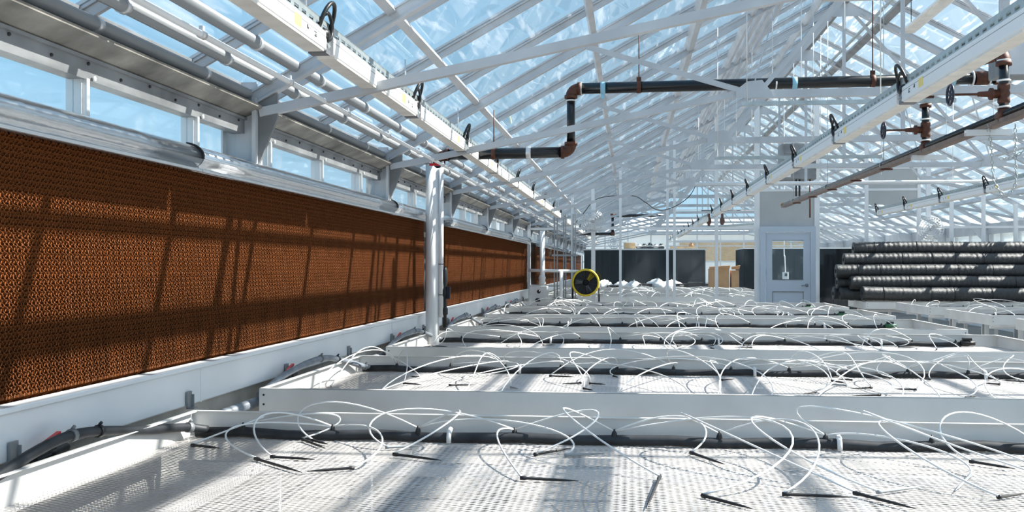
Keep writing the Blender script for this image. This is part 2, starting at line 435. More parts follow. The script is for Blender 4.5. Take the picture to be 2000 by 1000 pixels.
for k, nm in enumerate(('crumpled aluminium cover above the pad at the photo\'s left edge', 'crumpled aluminium cover above the middle of the nearest pad', 'short aluminium cover piece just left of the white downpipe')):
    cover(ys[k] + .004, ys[k + 1] - .004, nm)
ys = [11.55, 14.4, 17.6, 20.9]
for k in range(3): cover(ys[k] + .004, ys[k + 1] - .004, ('first', 'second', 'third')[k] + ' aluminium pad cover right of the white downpipe')
cover(23.4, 33.0, 'aluminium pad cover just beyond the partition'); cover(34.2, 45, 'aluminium pad cover at the far end of the house')
# white trough boards below the pads
def trough(ya, yb, label):
    t = thing('water_trough', (-2.06, ya, .74), label, 'trough', 'white troughs below the pads')
    b = MB(); b.bbox((-2.14, ya, .745), (-2.055, yb, .912), .006); b.build('board', 'white_board', t)
    b = MB(); b.bbox((-2.125, ya, .908), (-2.043, yb, .93), .005); b.build('lip', 'white_board', t)
    b = MB(); b.box((-2.058, yb - .012, .745), (-2.0515, yb - .003, .912)); b.build('joint_strip', 'white_pvc', t)
ys = [.9, 4.75, 8.75, 12.8, 16.9, 20.9]
for k in range(5): trough(ys[k], ys[k + 1] - .002, 'white water trough board below the pads, ' + ORD[k] + (' to' if k == 0 else ' from') + ' the camera')
trough(22.2, 45, 'white water trough board beyond the partition')
cl0 = None
for k in range(14):
    y = 3.21 + 1.375 * k
    if cl0 is None:
        cl0 = thing('trough_clip', (-2.04, y, .73), 'bent metal clip holding the white trough, ' + ORD[k] + ' to the camera', 'clip', 'metal clips below the trough')
        b = MB(); b.box((-2.05, y - .022, .735), (-2.040, y + .022, .815)); b.box((-2.05, y - .022, .735), (-2.012, y + .022, .741)); b.box((-2.042, y + .016, .735), (-2.028, y + .022, .80)); b.build('strap', 'steel_dull', cl0)
    else: copy_tree(cl0, None, (-2.04, y, .73))['label'] = 'bent metal clip holding the white trough, ' + ORD[k] + ' from the camera'
o = thing('supply_pipe', (-2.03, 12, .63), 'grey supply pipe running along the foot of the left wall', 'pipe')
MB().tube([(-2.03, YN, .655), (-2.03, 20.6, .655)], .028, 12).build('pipe', 'hose_grey', o)
for y in range(2, 21, 2): MB().tube([(-2.03, y, .655), (-2.03, y + .09, .655)], .036, 12).build('coupling', 'white_pvc', o)

# eave heating pipes
def eave_pipe(x, z, r, label, m='pipe_grey', clampy=0.):
    t = thing('heating_pipe', (x, YN + .2, z), label, 'pipe', 'heating pipes under the left eave')
    MB().tube([(x, YN + .2, z), (x, 45.8, z)], r, 14).build('pipe', m, t)
    c = None
    for y in BARS:
        if y > 24: break
        if c is None:
            b = MB(); b.tube([(x, y + .02 - .018, z), (x, y + .02 + .018, z)], r + .005, 14); b.box((x - .008, y + .01, z + r), (x + .008, y + .03, z + r + .02 if r < .02 else max(zu(x) + .11, z + r + .02)))
            c = b.build('clamp', 'alu', t); y0 = y
        else: piece(c, t, (0, y - y0, 0))
eave_pipe(-2.10, 2.357, .030, 'lowest thick grey heating pipe beside the left eave plate')
eave_pipe(-1.985, 2.431, .031, 'middle thick grey heating pipe under the left eave')
eave_pipe(-1.66, 2.306, .013, 'thin pale conduit running between the thick eave pipes', 'alu_white')
eave_pipe(-1.83, 2.501, .032, 'uppermost thick grey heating pipe under the left roof slope')

# ------------------------------------------------------------------ right wall
wr = thing('wall_right', (XR, 20, 0), kind='structure')
MB().box((XR, YN, 0), (XR + .25, YF, 1.1)).build('curb', 'white_board', wr)
MB().box((XR - .02, YN, 1.62), (XR + .06, YF, 1.68)).build('rail', 'alu', wr)
MB().box((XR - .06, YN, 2.12), (XR + .12, YF, 2.36)).build('eave_beam', 'steel', wr)
src = srcp = None
for y in BARS:
    if src is None:
        src = MB().box((XR + .01, y - .025, 1.1), (XR + .07, y + .025, 2.14)).build('mullion', 'alu', wr); y0 = y
        srcp = MB().box((XR + .04, y + .025, 1.1), (XR + .046, y + 1.015, 2.14)).build('pane', 'side_glass', wr)
    else: piece(src, wr, (0, y - y0, 0)); piece(srcp, wr, (0, y - y0, 0))
c1 = None
for i, y in enumerate(TR):
    if y > YF or y < 7: continue
    lb = 'steel column with knee gusset on the right wall, ' + ORD[max(i - 2, 0)] + (' to' if i == 2 else ' from') + ' the camera'
    if c1 is None:
        c1 = thing('steel_column', (XR, y, 0), lb, 'column', 'right wall columns')
        MB().box((XR - .05, y - .05, 0), (XR + .06, y + .05, 2.36)).build('post', 'steel', c1)
        MB().prism([(XR - .05, y - .012, 1.85), (XR - .05, y - .012, 2.32), (XR - .42, y - .012, 2.38), (XR - .42, y - .012, 2.25)], (0, .024, 0)).build('knee_gusset', 'steel', c1)
    else: copy_tree(c1, None, (XR, y, 0))['label'] = lb

# ------------------------------------------------------------------ glass partition with its door
wb = thing('wall_back', (XM, YP, 0), kind='structure')
PX = [-2.05, -1.16, -.74, -.18, .77, .91, 1.75, 2.55, 3.72, 4.68, 5.68, 6.3, 6.9, 7.5, 8.06]
for k, x in enumerate(PX):
    wd = .05 if x in (-1.16, -.18, .77, .91) else .065
    if x in (2.55, 3.72): wd = .10
    MB().box((x - wd / 2, YP - .03, 0), (x + wd / 2, YP + .03, zu(x) + .02)).build('post', 'alu_white', wb)
for z, xa, xb in ((1.0, -2.05, -.74), (2.17, -2.05, 8.06), (2.92, 1.75, 5.68), (3.35, .77, 6.3), (1.9, .91, 2.55), (3.9, 1.75, 4.68)):
    MB().box((xa, YP - .02, z - .022), (xb, YP + .02, z + .022)).build('rail', 'alu_white', wb)
for a, b in zip(PX[:-1], PX[1:]):
    zs = [2.17 + .022, min(zu(a), zu(b))]
    if a == 2.55:
        MB().box((a + .05, YP - .012, 2.19), (b - .05, YP + .012, 2.91)).build('panel', 'panel_grey', wb)
        MB().box((a + .05, YP - .003, 2.93), (b - .05, YP + .003, min(zu(a), zu(b)))).build('pane', 'partition_glass', wb)
        continue
    if a == 4.68:
        MB().box((a + .03, YP - .012, 2.62), (b - .03, YP + .012, 3.34)).build('panel', 'panel_grey', wb)
        MB().box((a + .03, YP - .003, .02), (b - .03, YP + .003, 2.6)).build('pane', 'partition_glass', wb)
        MB().box((a + .03, YP - .003, 3.37), (b - .03, YP + .003, min(zu(a), zu(b)))).build('pane', 'partition_glass', wb)
        continue
    MB().box((a + .02, YP - .003, .02), (b - .02, YP + .003, 2.15)).build('pane', 'partition_glass', wb)
    MB().box((a + .02, YP - .003, 2.19), (b - .02, YP + .003, min(zu(a), zu(b)))).build('pane', 'partition_glass', wb)
dr = thing('door_1', (3.16, YP - .5, 0), kind='structure')
dy = YP - .12
MB().box((2.60, dy - .05, 0), (2.70, dy + .10, 2.08)).build('jamb', 'door_blue', dr)
MB().box((3.57, dy - .05, 0), (3.67, dy + .10, 2.08)).build('jamb', 'door_blue', dr)
MB().box((2.60, dy - .05, 2.08), (3.67, dy + .10, 2.19)).build('head', 'door_blue', dr)
b = MB(); b.box((2.71, dy - .02, 0), (2.83, dy + .02, 2.07)); b.box((3.44, dy - .02, 0), (3.56, dy + .02, 2.07)); b.box((2.83, dy - .02, 1.91), (3.44, dy + .02, 2.07)); b.box((2.83, dy - .02, .90), (3.44, dy + .02, 1.13)); b.box((2.83, dy - .02, 0), (3.44, dy + .02, .18)); b.box((2.83, dy - .008, .18), (3.44, dy + .008, .90)); b.build('leaf', 'door_blue', dr)
for (xa, xb, za, zb) in ((2.83, 3.44, .885, .9), (2.83, 2.842, .18, .9), (3.428, 3.44, .18, .9), (2.83, 3.44, 1.905, 1.918), (2.83, 3.44, 1.122, 1.135)):
    MB().box((xa, dy - .024, za), (xb, dy - .018, zb)).build('bead', 'steel_dull', dr)
MB().box((2.83, dy - .003, 1.13), (3.44, dy + .003, 1.91)).build('pane', 'side_glass', dr)
b = MB(); b.lathe((3.50, dy - .02, 1.02), (0, -1, 0), [(.032, 0), (.032, .012), (.012, .016), (.012, .05)], 14); b.tube([(3.50, dy - .065, 1.02), (3.39, dy - .065, 1.015)], .010, 8); b.build('handle', 'steel_dull', dr)

# far gable wall
wf = thing('wall_far', (XM, YF, 0), kind='structure')
MB().box((-2.3, YF - .02, 0), (XR + .2, YF + .1, .7)).build('curb', 'white_board', wf)
for k in range(11):
    x = -2.1 + k * 1.02
    MB().box((x - .03, YF - .03, .7), (x + .03, YF + .03, zu(x) + .1)).build('post', 'alu_white', wf)
    if k < 10: MB().box((x + .03, YF - .003, .7), (x + .99, YF + .003, min(zu(x), zu(x + 1.02)) + .1)).build('pane', 'partition_glass', wf)
for z, xa, xb in ((1.6, -2.1, 8.1), (2.3, -2.1, 8.1), (3.1, -.7, 6.7), (3.9, .8, 5.2)): MB().box((xa, YF - .025, z - .025), (xb, YF + .025, z + .025)).build('rail', 'alu_white', wf)

# ------------------------------------------------------------------ grow light rows
ML, ZL = 2.01, 2.3695
def grow_light(x, y, label, group):
    t = thing('grow_light', (x, y, ZL), label, 'grow light', group)
    L = ML - .11; w = .046; z0 = ZL + .009; z1 = ZL + .096; n = 20; st = ML / n
    b = MB(); b.bbox((x - w, y, z0), (x + w, y + L, z1), .005); b.build('housing', 'lamp_white', t)
    b = MB(); b.box((x - w + .004, y + .03, ZL), (x + w - .004, y + L - .03, z0 + .001)); b.build('lens', 'lamp_under', t)
    for s in (-1, 1):
        xs = x + s * w
        def q(ya, yb, za, zb, e=.0012): b.box((xs - e, y + ya, ZL + za), (xs + e, y + yb, ZL + zb))
        b = MB(); q(0, L, .068, .0705, .0008); b.build('housing_groove', 'steel_dull', t)
        b = MB(); q(L - .45, L - .36, .028, .078); b.build('yellow_sticker', 'label_yellow', t)
        b = MB(); q(L - .285, L - .268, .046, .064); q(L - .265, L - .26, .046, .055); q(L - .18, L - .15, .036, .042); q(L - .185, L - .15, .054, .058); q(L - .17, L - .15, .045, .049); b.build('printed_mark', 'print_dark', t)
    b = MB()                                          # slotted strut channel: rails, webs between the slots, top
    for s in (-1, 1):
        xs = x + s * .027
        b.box((xs - .0015, y - .05, z1), (xs + .0015, y - .05 + ML, z1 + .016)); b.box((xs - .0015, y - .05, z1 + .032), (xs + .0015, y - .05 + ML, z1 + .056))
        for k in range(n): b.box((xs - .0015, y - .05 + k * st, z1 + .015), (xs + .0015, y - .05 + k * st + st * .42, z1 + .033))
    b.box((x - .0285, y - .05, z1), (x + .0285, y - .05 + ML, z1 + .003)); b.box((x - .0285, y - .05, z1 + .053), (x - .010, y - .05 + ML, z1 + .057)); b.box((x + .010, y - .05, z1 + .053), (x + .0285, y - .05 + ML, z1 + .057))
    b.build('slotted_channel', 'galv', t)
    b = MB(); b.bbox((x - .042, y + L + .004, ZL + .0), (x + .042, y + L + .075, ZL + .065), .004); b.build('connector_box', 'box_grey', t)
    b = MB(); c = Vector((x + .015, y + L + .03, ZL + .135))
    b.tube([c + Vector((.035 * math.sin(R(a)) + .018, .075 * math.cos(R(a)), .095 * math.sin(R(a)))) for a in range(-75, 200, 18)], .010, 7)
    b.tube([c + Vector((.03, .065 * math.cos(R(a)) - .005, -.01 + .06 * math.sin(R(a)))) for a in range(-120, 150, 18)], .009, 7)
    b.build('power_cable', 'black', t)
    b = MB(); b.lathe(c + Vector((-.01, -.02, -.05)), (1, .2, 0), [(.03, 0), (.034, .02), (.02, .05)], 10); b.build('plug', 'black', t)
    b = MB(); b.beam((x - .02, y + L + .04, ZL + .10), (x + .062, y + L + .0, ZL + .02), .007, .014); b.build('clip', 'galv', t)
    b = MB(); yr = y + L - .16; b.tube([(x, yr, z1 + .05), (x, yr, zu(x) + .06)], .005, 6); b.build('hanger_rod', 'alu', t)
    return t
YG = 4.63 - .11 + .03                                 # a joint of the left row
ROWS = ((-1.41, YG - 2 * ML + .08, 22, 'left row'), (1.654, 6.40 - 3 * ML + .02, 21, 'centre row'), (4.75, 6.30 + 2 * ML, 6, 'third row over the black rolls'), (7.55, 6.30 + 2 * ML, 6, 'row beside the right wall'))
gl0 = None
for (x, ya, n, nm) in ROWS:
    for k in range(n):
        y = ya + k * ML
        if y - .05 < YP < y + ML: continue
        if k < 9 or n < 9: lab = 'white grow light bar of the ' + nm + ', ' + ORD[k] + (' to' if k == 0 else ' from') + ' the camera'
        else: lab = 'small distant grow light bar towards the far end of the ' + nm
        if gl0 is None: gl0 = grow_light(x, y, lab, 'grow lights of the ' + nm)
        else:
            c = copy_tree(gl0, None, (x, y, ZL)); c['label'] = lab; c['group'] = 'grow lights of the ' + nm
            if x > 0:
                for ch in c.children:
                    if ch.name.startswith(('power_cable', 'plug', 'clip')): ch.scale.x = -1
                    if ch.name.startswith('hanger_rod'): ch.scale.z = (zu(x) + .06 - ZL) / (zu(-1.41) + .06 - ZL)

# ------------------------------------------------------------------ benches with expanded metal tops
BX0, BX1, BD = -1.96, 3.46, 2.03
BZ = .75; MZ = .64
def expanded(x0, x1, y0, y1):
    mb = MB(); lw, sw = .051, .0235; h = lw / 2; nx = int((x1 - x0) / h); ny = int((y1 - y0) / (sw / 2)); rnd = random.Random(5)
    for j in range(ny):
        yb = y0 + j * sw / 2; vs = []; fs = []
        for i in range(nx + 1):
            x = x0 + i * h; y = yb + (sw / 2 if (i + j) % 2 else 0)
            z = MZ + .003 * math.sin(x * 5.1) * math.sin(y * 4.3) + rnd.uniform(-.0004, .0004)
            vs += [(x, y - .0022, z - .0006), (x, y + .0022, z + .0006)]
            if i: o = 2 * i; fs.append((o - 2, o, o + 1, o - 1))
        mb.add(vs, fs, False)
    return mb
def make_bench(x0, x1, y0, label, group, msh=None, bd=BD):
    y1 = y0 + bd; t = thing('plant_bench', ((x0 + x1) / 2, y0, 0), label, 'bench', group)
    for (nm, ya, yb) in (('front_rim', y0, y0 + .004), ('back_rim', y1 - .004, y1)):
        b = MB(); b.box((x0, ya, BZ - .137), (x1, yb, BZ)); s = 1 if nm == 'front_rim' else -1
        ye = ya if s > 0 else yb
        b.box((x0, min(ye, ye + s * .024), BZ - .004), (x1, max(ye, ye + s * .024), BZ)); b.box((x0, min(ye, ye + s * .024), BZ - .137), (x1, max(ye, ye + s * .024), BZ - .132)); b.build(nm, 'rim', t)
    for (nm, xa, s) in (('end_rim', x0, 1), ('end_rim', x1, -1)):
        b = MB(); b.box((min(xa, xa + s * .004), y0 + .004, BZ - .137), (max(xa, xa + s * .004), y1 - .004, BZ)); b.box((min(xa, xa + s * .03), y0 + .03, BZ - .0045), (max(xa, xa + s * .03), y1 - .03, BZ)); b.build(nm, 'rim', t)
    for xa in (x0, x1):
        for yy in (y0, y1):
            for dz in (.035, .085):
                sgn = -1 if yy == y0 else 1
                xx = xa + (.025 if xa == x0 else -.025)
                MB().lathe((xx, yy, BZ - dz), (0, sgn, 0), [(.006, 0), (.006, .003), (.003, .005)], 6).build('screw', 'dark_stuff', t)
    if msh is None:
        m = expanded(x0 + .006, x1 - .006, y0 + .006, y1 - .006).build('expanded_metal_top', 'mesh', t)
    else: m = piece(msh, t, (0, 0, 0))
    m['kind'] = 'stuff'
    for xx in (x0 + .5, (x0 + x1) / 2, x1 - .5):
        MB().box((xx - .02, y0 + .03, MZ - .05), (xx + .02, y1 - .03, MZ - .012)).build('cross_member', 'alu', t)
        for yy in (y0 + .35, y1 - .35): MB().box((xx - .025, yy - .025, 0), (xx + .025, yy + .025, MZ - .05)).build('leg', 'alu', t)
    for yy in (y0 + .35, y1 - .35): MB().box((x0 + .1, yy - .02, MZ - .09), (x1 - .1, yy + .02, MZ - .05)).build('support_rail', 'alu', t)
    return t, m
BY = [2.41 + 2.86 * k for k in range(6)]
FY = [22.2 + 2.5 * k for k in range(4)]
benches = []
b0, msh0 = make_bench(BX0, BX1, BY[0], 'large aluminium bench with expanded metal top nearest the camera', 'main benches')
benches.append((BX0, BX1, BY[0]))
for k in range(1, 6):
    c = copy_tree(b0, None, ((BX0 + BX1) / 2, BY[k], 0)); c['label'] = 'aluminium mesh topped bench, ' + ORD[k] + ' from the camera in the main row'; benches.append((BX0, BX1, BY[k]))
for k in range(4):
    c = copy_tree(b0, None, ((BX0 + BX1) / 2, FY[k], 0)); c['label'] = 'distant mesh bench beyond the glass partition, ' + ('first', 'second', 'third', 'fourth', 'fifth')[k] + ' behind it'; c['group'] = 'benches beyond the partition'
rb0, _ = make_bench(4.78, 8.0, 11.35, 'aluminium bench right of the side aisle, closest to the camera', 'benches right of the aisle')
for k, y in enumerate((14.25, 17.12)):
    c = copy_tree(rb0, None, ((4.78 + 8) / 2, y, 0)); c['label'] = ('aluminium bench right of the side aisle with drip tubes, second from the camera', 'aluminium bench just in front of the bench of black rolls')[k]
make_bench(4.30, 8.0, 19.32, 'aluminium bench carrying the stacked black rolls', 'benches right of the aisle', None, 1.55)

# ------------------------------------------------------------------ drip irrigation
def hose_line(x0, x1, y, label):
    t = thing('drip_hose', (x0, y, MZ), label, 'hose', 'black drip hoses along the bench rims')
    pts = [(x0 + .05 + (x1 - x0 - .4) * k / 24, y + .008 * math.sin(k * 1.7), MZ + .022 + .006 * math.sin(k * 2.1)) for k in range(25)]
    MB().tube(pts, .023, 8).build('hose', 'rubber', t)
    for f in (.22, .52, .80):
        xx = x0 + (x1 - x0) * f; b = MB(); b.tube([(xx, y - .036, MZ + .002), (xx, y - .034, MZ + .03), (xx, y - .02, MZ + .052), (xx, y + .01, MZ + .056)], .011, 6); b.build('hose_clip', 'tube_white', t)
    return t
def emitter(t, x, y):
    b = MB(); b.lathe((x, y, MZ + .03), (0, 0, 1), [(.012, 0), (.014, .01), (.011, .022), (.006, .034), (.003, .04)], 8); b.build('emitter', 'stake', t)
def drip(path, s0, s1, label, group, grey=False, rt=.0032, n=5, straight=True):
    t = thing('drip_tube', s0, label, 'drip tube', group)
    MB().tube(path, rt, n).build('tube', 'tube_white', t)
    if s1 is not None:
        s0 = Vector(s0); s1 = Vector(s1); d = (s1 - s0)
        b = MB(); b.tube([s0 - d * .02, s0 + d * .06, s0 + d * .1, s0 + d * .7, s1], [.008, .008, .0058, .005, .0012], 6); b.build('stake', 'stake_grey' if grey else 'stake', t)
    return t
ZS = MZ + .012
YH = 4.36
hl = hose_line(BX0, BX1, YH, 'black drip hose along the far rim of the nearest bench')
EM = [-1.695, -1.288, -.908, -.488, -.063, .375, .807, 1.231, 1.62]
for x in EM: emitter(hl, x, YH)
# (emitter index, stake start, stake tip, arc bend x, arc height, grey)
NEAR = [(0, (-1.816, 4.102), (-1.676, 4.058), .28, .10, 0), (0, (-1.407, 4.299), (-1.246, 4.107), .55, .13, 0), (1, (-1.396, 3.888), (-1.214, 3.866), -.42, .16, 0),
        (1, (-1.441, 3.84), (-1.183, 3.614), -.6, .06, 0), (1, (-1.017, 3.708), (-1.17, 3.634), .3, .05, 0), (2, (-.929, 3.995), (-.722, 3.902), .4, .20, 0),
        (2, (-1.355, 4.279), (-1.263, 4.202), -.5, .24, 0), (3, (-.379, 3.599), (-.176, 3.58), -.16, .04, 0), (3, (-.372, 4.059), (-.239, 4.222), .6, .22, 0),
        (4, (.107, 3.672), (.052, 3.193), -.5, .26, 0), (4, (.247, 4.163), (.358, 3.944), .36, .17, 0), (4, (.239, 3.39), (.379, 3.231), 1.0, .22, 0),
        (5, (.503, 3.442), (.72, 3.43), .5, .20, 0), (5, (.74, 3.485), (.882, 3.288), -.5, .24, 0), (6, (.819, 3.509), (.978, 3.613), -.65, .22, 1),
        (6, (1.212, 3.825), (1.079, 3.562), .2, .05, 1), (7, (1.189, 3.477), (1.294, 3.548), -.5, .20, 0), (7, (1.45, 3.9), (1.62, 3.8), -.7, .26, 0), (6, (1.5, 4.1), (1.7, 4.05), -.5, .28, 0),
        (3, (-1.0, 4.15), (-.86, 4.2), -.55, .2, 1), (8, (1.3, 4.1), (1.42, 3.98), -.4, .25, 0), (2, (-.25, 4.05), (-.1, 4.12), .35, .12, 1)]
NEAR.sort(key=lambda q: q[1][0])
for k, (e, s0, s1, bx, hz, g) in enumerate(NEAR):
    p0 = Vector((EM[e], YH, MZ + .06)); p3 = Vector((s0[0], s0[1], ZS + .004)); L = (p3 - p0).length
    p1 = p0 + Vector((bx * .9, -.04, hz * .95)); p2 = p3 + Vector((bx * .45, .15, .03 + hz * .2))
    drip(bez([p0, p1, p2, p3], 18), (*s0, ZS), (*s1, ZS - .002),
         'white drip tube with ' + ('grey' if g else 'black') + ' stake on the nearest bench, ' + (ORD[k] if k else 'first') + ' from the left' if k < 20 else 'white drip tube with black stake near the right end of the nearest bench',
         'drip tubes on the nearest bench', bool(g), .0039, 6)
def dress(x0, x1, y0, n, bench, group, rt=.0032, seed=1, sides=5, hl_label=None, nx=None):
    rnd = random.Random(seed); yh = y0 + BD - .08
    hl = hose_line(x0, x1, yh, hl_label)
    ems = [x0 + .3 + (x1 - x0 - .7) * k / (nx or 12) for k in range((nx or 12) + 1)]
    for x in ems: emitter(hl, x, yh)
    for k in range(n):
        e = rnd.choice(ems) if k >= len(ems) else ems[k]
        s = rnd.choice((-1, 1)); sx = min(max(e + s * rnd.uniform(.1, .85), x0 + .12), x1 - .25); sy = y0 + rnd.uniform(.25, 1.85); a = rnd.uniform(0, 6.28); l = rnd.uniform(.11, .2)
        ex = min(max(sx + l * math.cos(a), x0 + .05), x1 - .05); ey = min(max(sy + l * .6 * math.sin(a), y0 + .06), yh - .05)
        hz = rnd.uniform(.04, .17); bx = s * rnd.uniform(-.2, .7)
        p0 = Vector((e, yh, MZ + .06)); p3 = Vector((sx, sy, ZS + .004)); p1 = p0 + Vector((bx, rnd.uniform(-.15, .05), hz * 1.5)); p2 = p3 + Vector((bx * rnd.uniform(-.6, .8), rnd.uniform(-.1, .4), rnd.uniform(.02, .2)))
        p1.x = min(max(p1.x, x0), x1); p2.x = min(max(p2.x, x0), x1)
        drip(bez([p0, p1, p2, p3], 14), (sx, sy, ZS), (ex, ey, ZS - .002), 'thin white drip tube with dark stake looping over ' + bench, group, rnd.random() < .25, rt, sides)
for k, nb in ((1, 46), (2, 30), (3, 28), (4, 26), (5, 26)):
    dress(BX0, BX1, BY[k], nb, 'the ' + ORD[k] + ' main bench from the camera', 'drip tubes on the ' + ORD[k] + ' main bench', .0038 + .0004 * max(0, k - 2), 20 + k, 5, 'black drip hose along the far rim of the ' + ORD[k] + ' main bench from the camera')
for k in range(4):
    dress(BX0, BX1, FY[k], 17, 'the ' + ('first', 'second', 'third', 'fourth')[k] + ' bench behind the partition', 'drip tubes on the ' + ('first', 'second', 'third', 'fourth')[k] + ' bench behind the partition', .0065, 40 + k, 4, 'black drip hose on the ' + ('first', 'second', 'third', 'fourth', 'fifth')[k] + ' bench behind the partition')
for k, y in enumerate((11.35, 14.25, 17.12)):
    dress(4.78, 8.0, y, 9, 'the ' + ('nearest', 'second', 'third')[k] + ' bench right of the aisle', 'drip tubes on the ' + ('nearest', 'second', 'third')[k] + ' bench right of the aisle', .0042, 60 + k, 4, 'black drip hose on the ' + ('nearest', 'second', 'third')[k] + ' bench right of the aisle', 6)

# feed hoses with red valves at the left ends of the benches
def feed(y0, k):
    t = thing('feed_hose', (-2.0, y0 + .7, .655), 'ribbed feed hose with red valve at the left end of the ' + ORD[k] + ' main bench', 'hose', 'feed hoses with red valves')
    p = [(-1.995, y0 + .10, .70), (-1.985, y0 + .45, .765), (-1.965, y0 + .85, .805), (-1.95, y0 + 1.20, .805), (-1.93, y0 + 1.60, .745), (-1.90, y0 + 1.90, .685), (-1.86, y0 + 1.95, .672)]
    if k == 0: p = [(-1.97, y0 + .25, .70), (-1.965, y0 + .55, .738), (-1.96, y0 + .78, .782), (-1.955, y0 + .97, .803), (-1.95, y0 + 1.18, .790), (-1.945, y0 + 1.55, .735), (-1.92, y0 + 1.85, .700), (-1.86, y0 + 1.95, .675)]
    q = spline(p, 6)
    MB().tube(q, .019, 10).build('hose', 'rubber' if k == 0 else 'hose_grey', t)
    for i in (len(q) * 45 // 100, len(q) * 58 // 100, len(q) * 88 // 100):
        a = q[i]; d = (q[i + 1] - q[i - 1]).normalized(); b = MB(); b.tube([a - d * .012, a + d * .012], .0235, 10); b.tube([a + Vector((0, 0, .02)), a + Vector((.012, 0, .034))], .006, 6); b.build('hose_clamp', 'steel_dull' if i != len(q) * 58 // 100 else 'black', t)
    yv = y0 + (.97 if k == 0 else .6 + .06 * (k % 3))
    b = MB(); b.tube([(-2.015, yv - .1, .735), (-2.015, yv + .1, .75)], .017, 10); b.lathe((-2.015, yv, .745), (0, 0, 1), [(.022, -.02), (.022, .022), (.01, .03)], 10); b.tube([(-2.03, yv + .02, .66), (-2.02, yv + .08, .74)], .014, 8); b.build('valve_body', 'black', t)
    b = MB(); b.prism([(-2.023, yv - .055, .775), (-2.007, yv - .055, .775), (-2.007, yv + .055, .803), (-2.023, yv + .055, .803)], (0, 0, .011)); b.tube([(-2.015, yv, .76), (-2.015, yv, .795)], .009, 8); b.build('valve_handle', 'red', t)
for k, y in enumerate(BY): feed(y, k)
for k in range(1, 6):                                 # green or black end caps at the right ends of the hoses
    t = thing('hose_end_valve', (3.2, BY[k] + BD - .09, MZ + .02), ('dark' if k < 3 else 'green') + ' end valve on the hose at the right end of the ' + ORD[k] + ' main bench', 'valve', 'hose end valves')
    b = MB(); b.lathe((3.10, BY[k] + BD - .09, MZ + .035), (1, 0, 0), [(.024, 0), (.03, .02), (.03, .07), (.022, .09), (.022, .13)], 10); b.build('body', 'black' if k < 3 else 'green', t)
    b = MB(); b.bbox((3.12, BY[k] + BD - .11, MZ + .06), (3.2, BY[k] + BD - .07, MZ + .085), .004); b.build('lever', 'black', t)

# ------------------------------------------------------------------ white downpipe and its black filter
t = thing('downpipe', (-1.9, 9.95, 0), 'tall round white downpipe standing between the two cooling pads', 'pipe')
MB().tube([(-1.92, 9.9, 0), (-1.92, 9.9, 2.40)], .066, 24).build('large_pipe', 'white_pvc', t)
MB().tube([(-1.829, 9.88, .9), (-1.829, 9.88, 2.36)], .023, 14).build('side_pipe', 'white_pvc', t)
for z in (1.12, 1.42): MB().ring((-1.829, 9.88, z), (0, 0, 1), .024, .004, 16).build('strap', 'black', t)
b = MB(); b.lathe((-1.80, 9.9, .80), (0, 0, 1), [(.022, 0), (.022, .12), (.034, .13), (.034, .18), (.024, .2), (.024, .3), (.036, .31), (.036, .36), (.02, .4), (.03, .44), (.03, .56), (.016, .6)], 12); b.build('filter_body', 'black', t)
b = MB(); b.bbox((-1.78, 9.87, 1.08), (-1.74, 9.9, 1.2), .006); b.build('lever', 'blue', t)

# ------------------------------------------------------------------ black hot-water pipe near the third truss
YB = 9.28
t = thing('main_pipe', (-.525, YB, 2.429), 'large black overhead pipe with rust-brown elbows stepping down to the left', 'pipe')
MB().tube([(-.46, YB, 3.008), (1.39, YB, 3.02), (3.28, YB, 3.03)], .050, 18).build('upper_run', 'black_pipe', t)
MB().tube([(-.525, YB, 2.93), (-.525, YB, 2.50)], .038, 18).build('drop', 'black_pipe', t)
MB().tube([(-.59, YB, 2.434), (-1.69, YB, 2.424)], .050, 18).build('lower_run', 'black_pipe', t)
def elbow(c, a, b, r, m='rust', nm='elbow', par=None):
    c = Vector(c); a = Vector(a); b = Vector(b); L = .085
    q = bez([c + a * L, c, c + b * L], 8); mb = MB(); mb.tube(q, r, 16); mb.tube([c + a * L * .7, c + a * L * 1.05], r * 1.18, 16); mb.tube([c + b * L * .7, c + b * L * 1.05], r * 1.18, 16)
    mb.build(nm, m, par)
elbow((-.525, YB, 3.008), (1, 0, 0), (0, 0, -1), .050, par=t)
elbow((-.525, YB, 2.434), (-1, 0, 0), (0, 0, 1), .050, par=t)
elbow((-1.737, YB, 2.424), (1, 0, 0), (0, 0, -1), .050, par=t)
for x in (-.434, 1.29): MB().tube([(x - .006, YB, 3.009), (x + .006, YB, 3.009)], .053, 18).build('paint_ring', 'tube_white', t)
MB().tube([(-.525, YB, 2.895), (-.525, YB, 2.908)], .042, 18).build('paint_ring', 'tube_white', t)
for x, z in ((-.236, 3.009), (-.91, 2.432), (1.45, 3.02), (2.79, 3.03)):
    b = MB(); b.tube([(x - .022, YB, z), (x + .022, YB, z)], .056, 16); b.box((x - .018, YB - .012, z - .095), (x + .015, YB + .01, z - .04)); b.build('band_clamp', 'sticker_band' if z > 2.5 else 'alu', t)
for x, z in ((.086, 3.01), (-1.23, 2.429), (2.12, 3.025)):
    b = MB(); b.tube([(x - .02, YB, z), (x + .02, YB, z)], .055, 16); b.box((x - .02, YB - .012, z + .04), (x + .02, YB + .012, z + .09)); b.tube([(x, YB, z + .08), (x, YB, zu(x) + .08)], .005, 6); b.build('pipe_hanger', 'rust', t)
for x in (2.44, 2.65, 2.98, 3.14):
    b = MB(); b.tube([(x, YB, 3.03), (x + .10, YB, 3.03)], .060, 16); b.build('coupling', 'rust', t)
for x in (2.42, 2.57, 2.95, 3.09, 3.26): MB().tube([(x, YB, 3.03), (x + .012, YB, 3.03)], .064, 16).build('paint_ring', 'tube_white', t)
elbow((-1.737, YB, 2.33), (0, 0, 1), (0, -1, 0), .03, 'blue', 'valve', t)
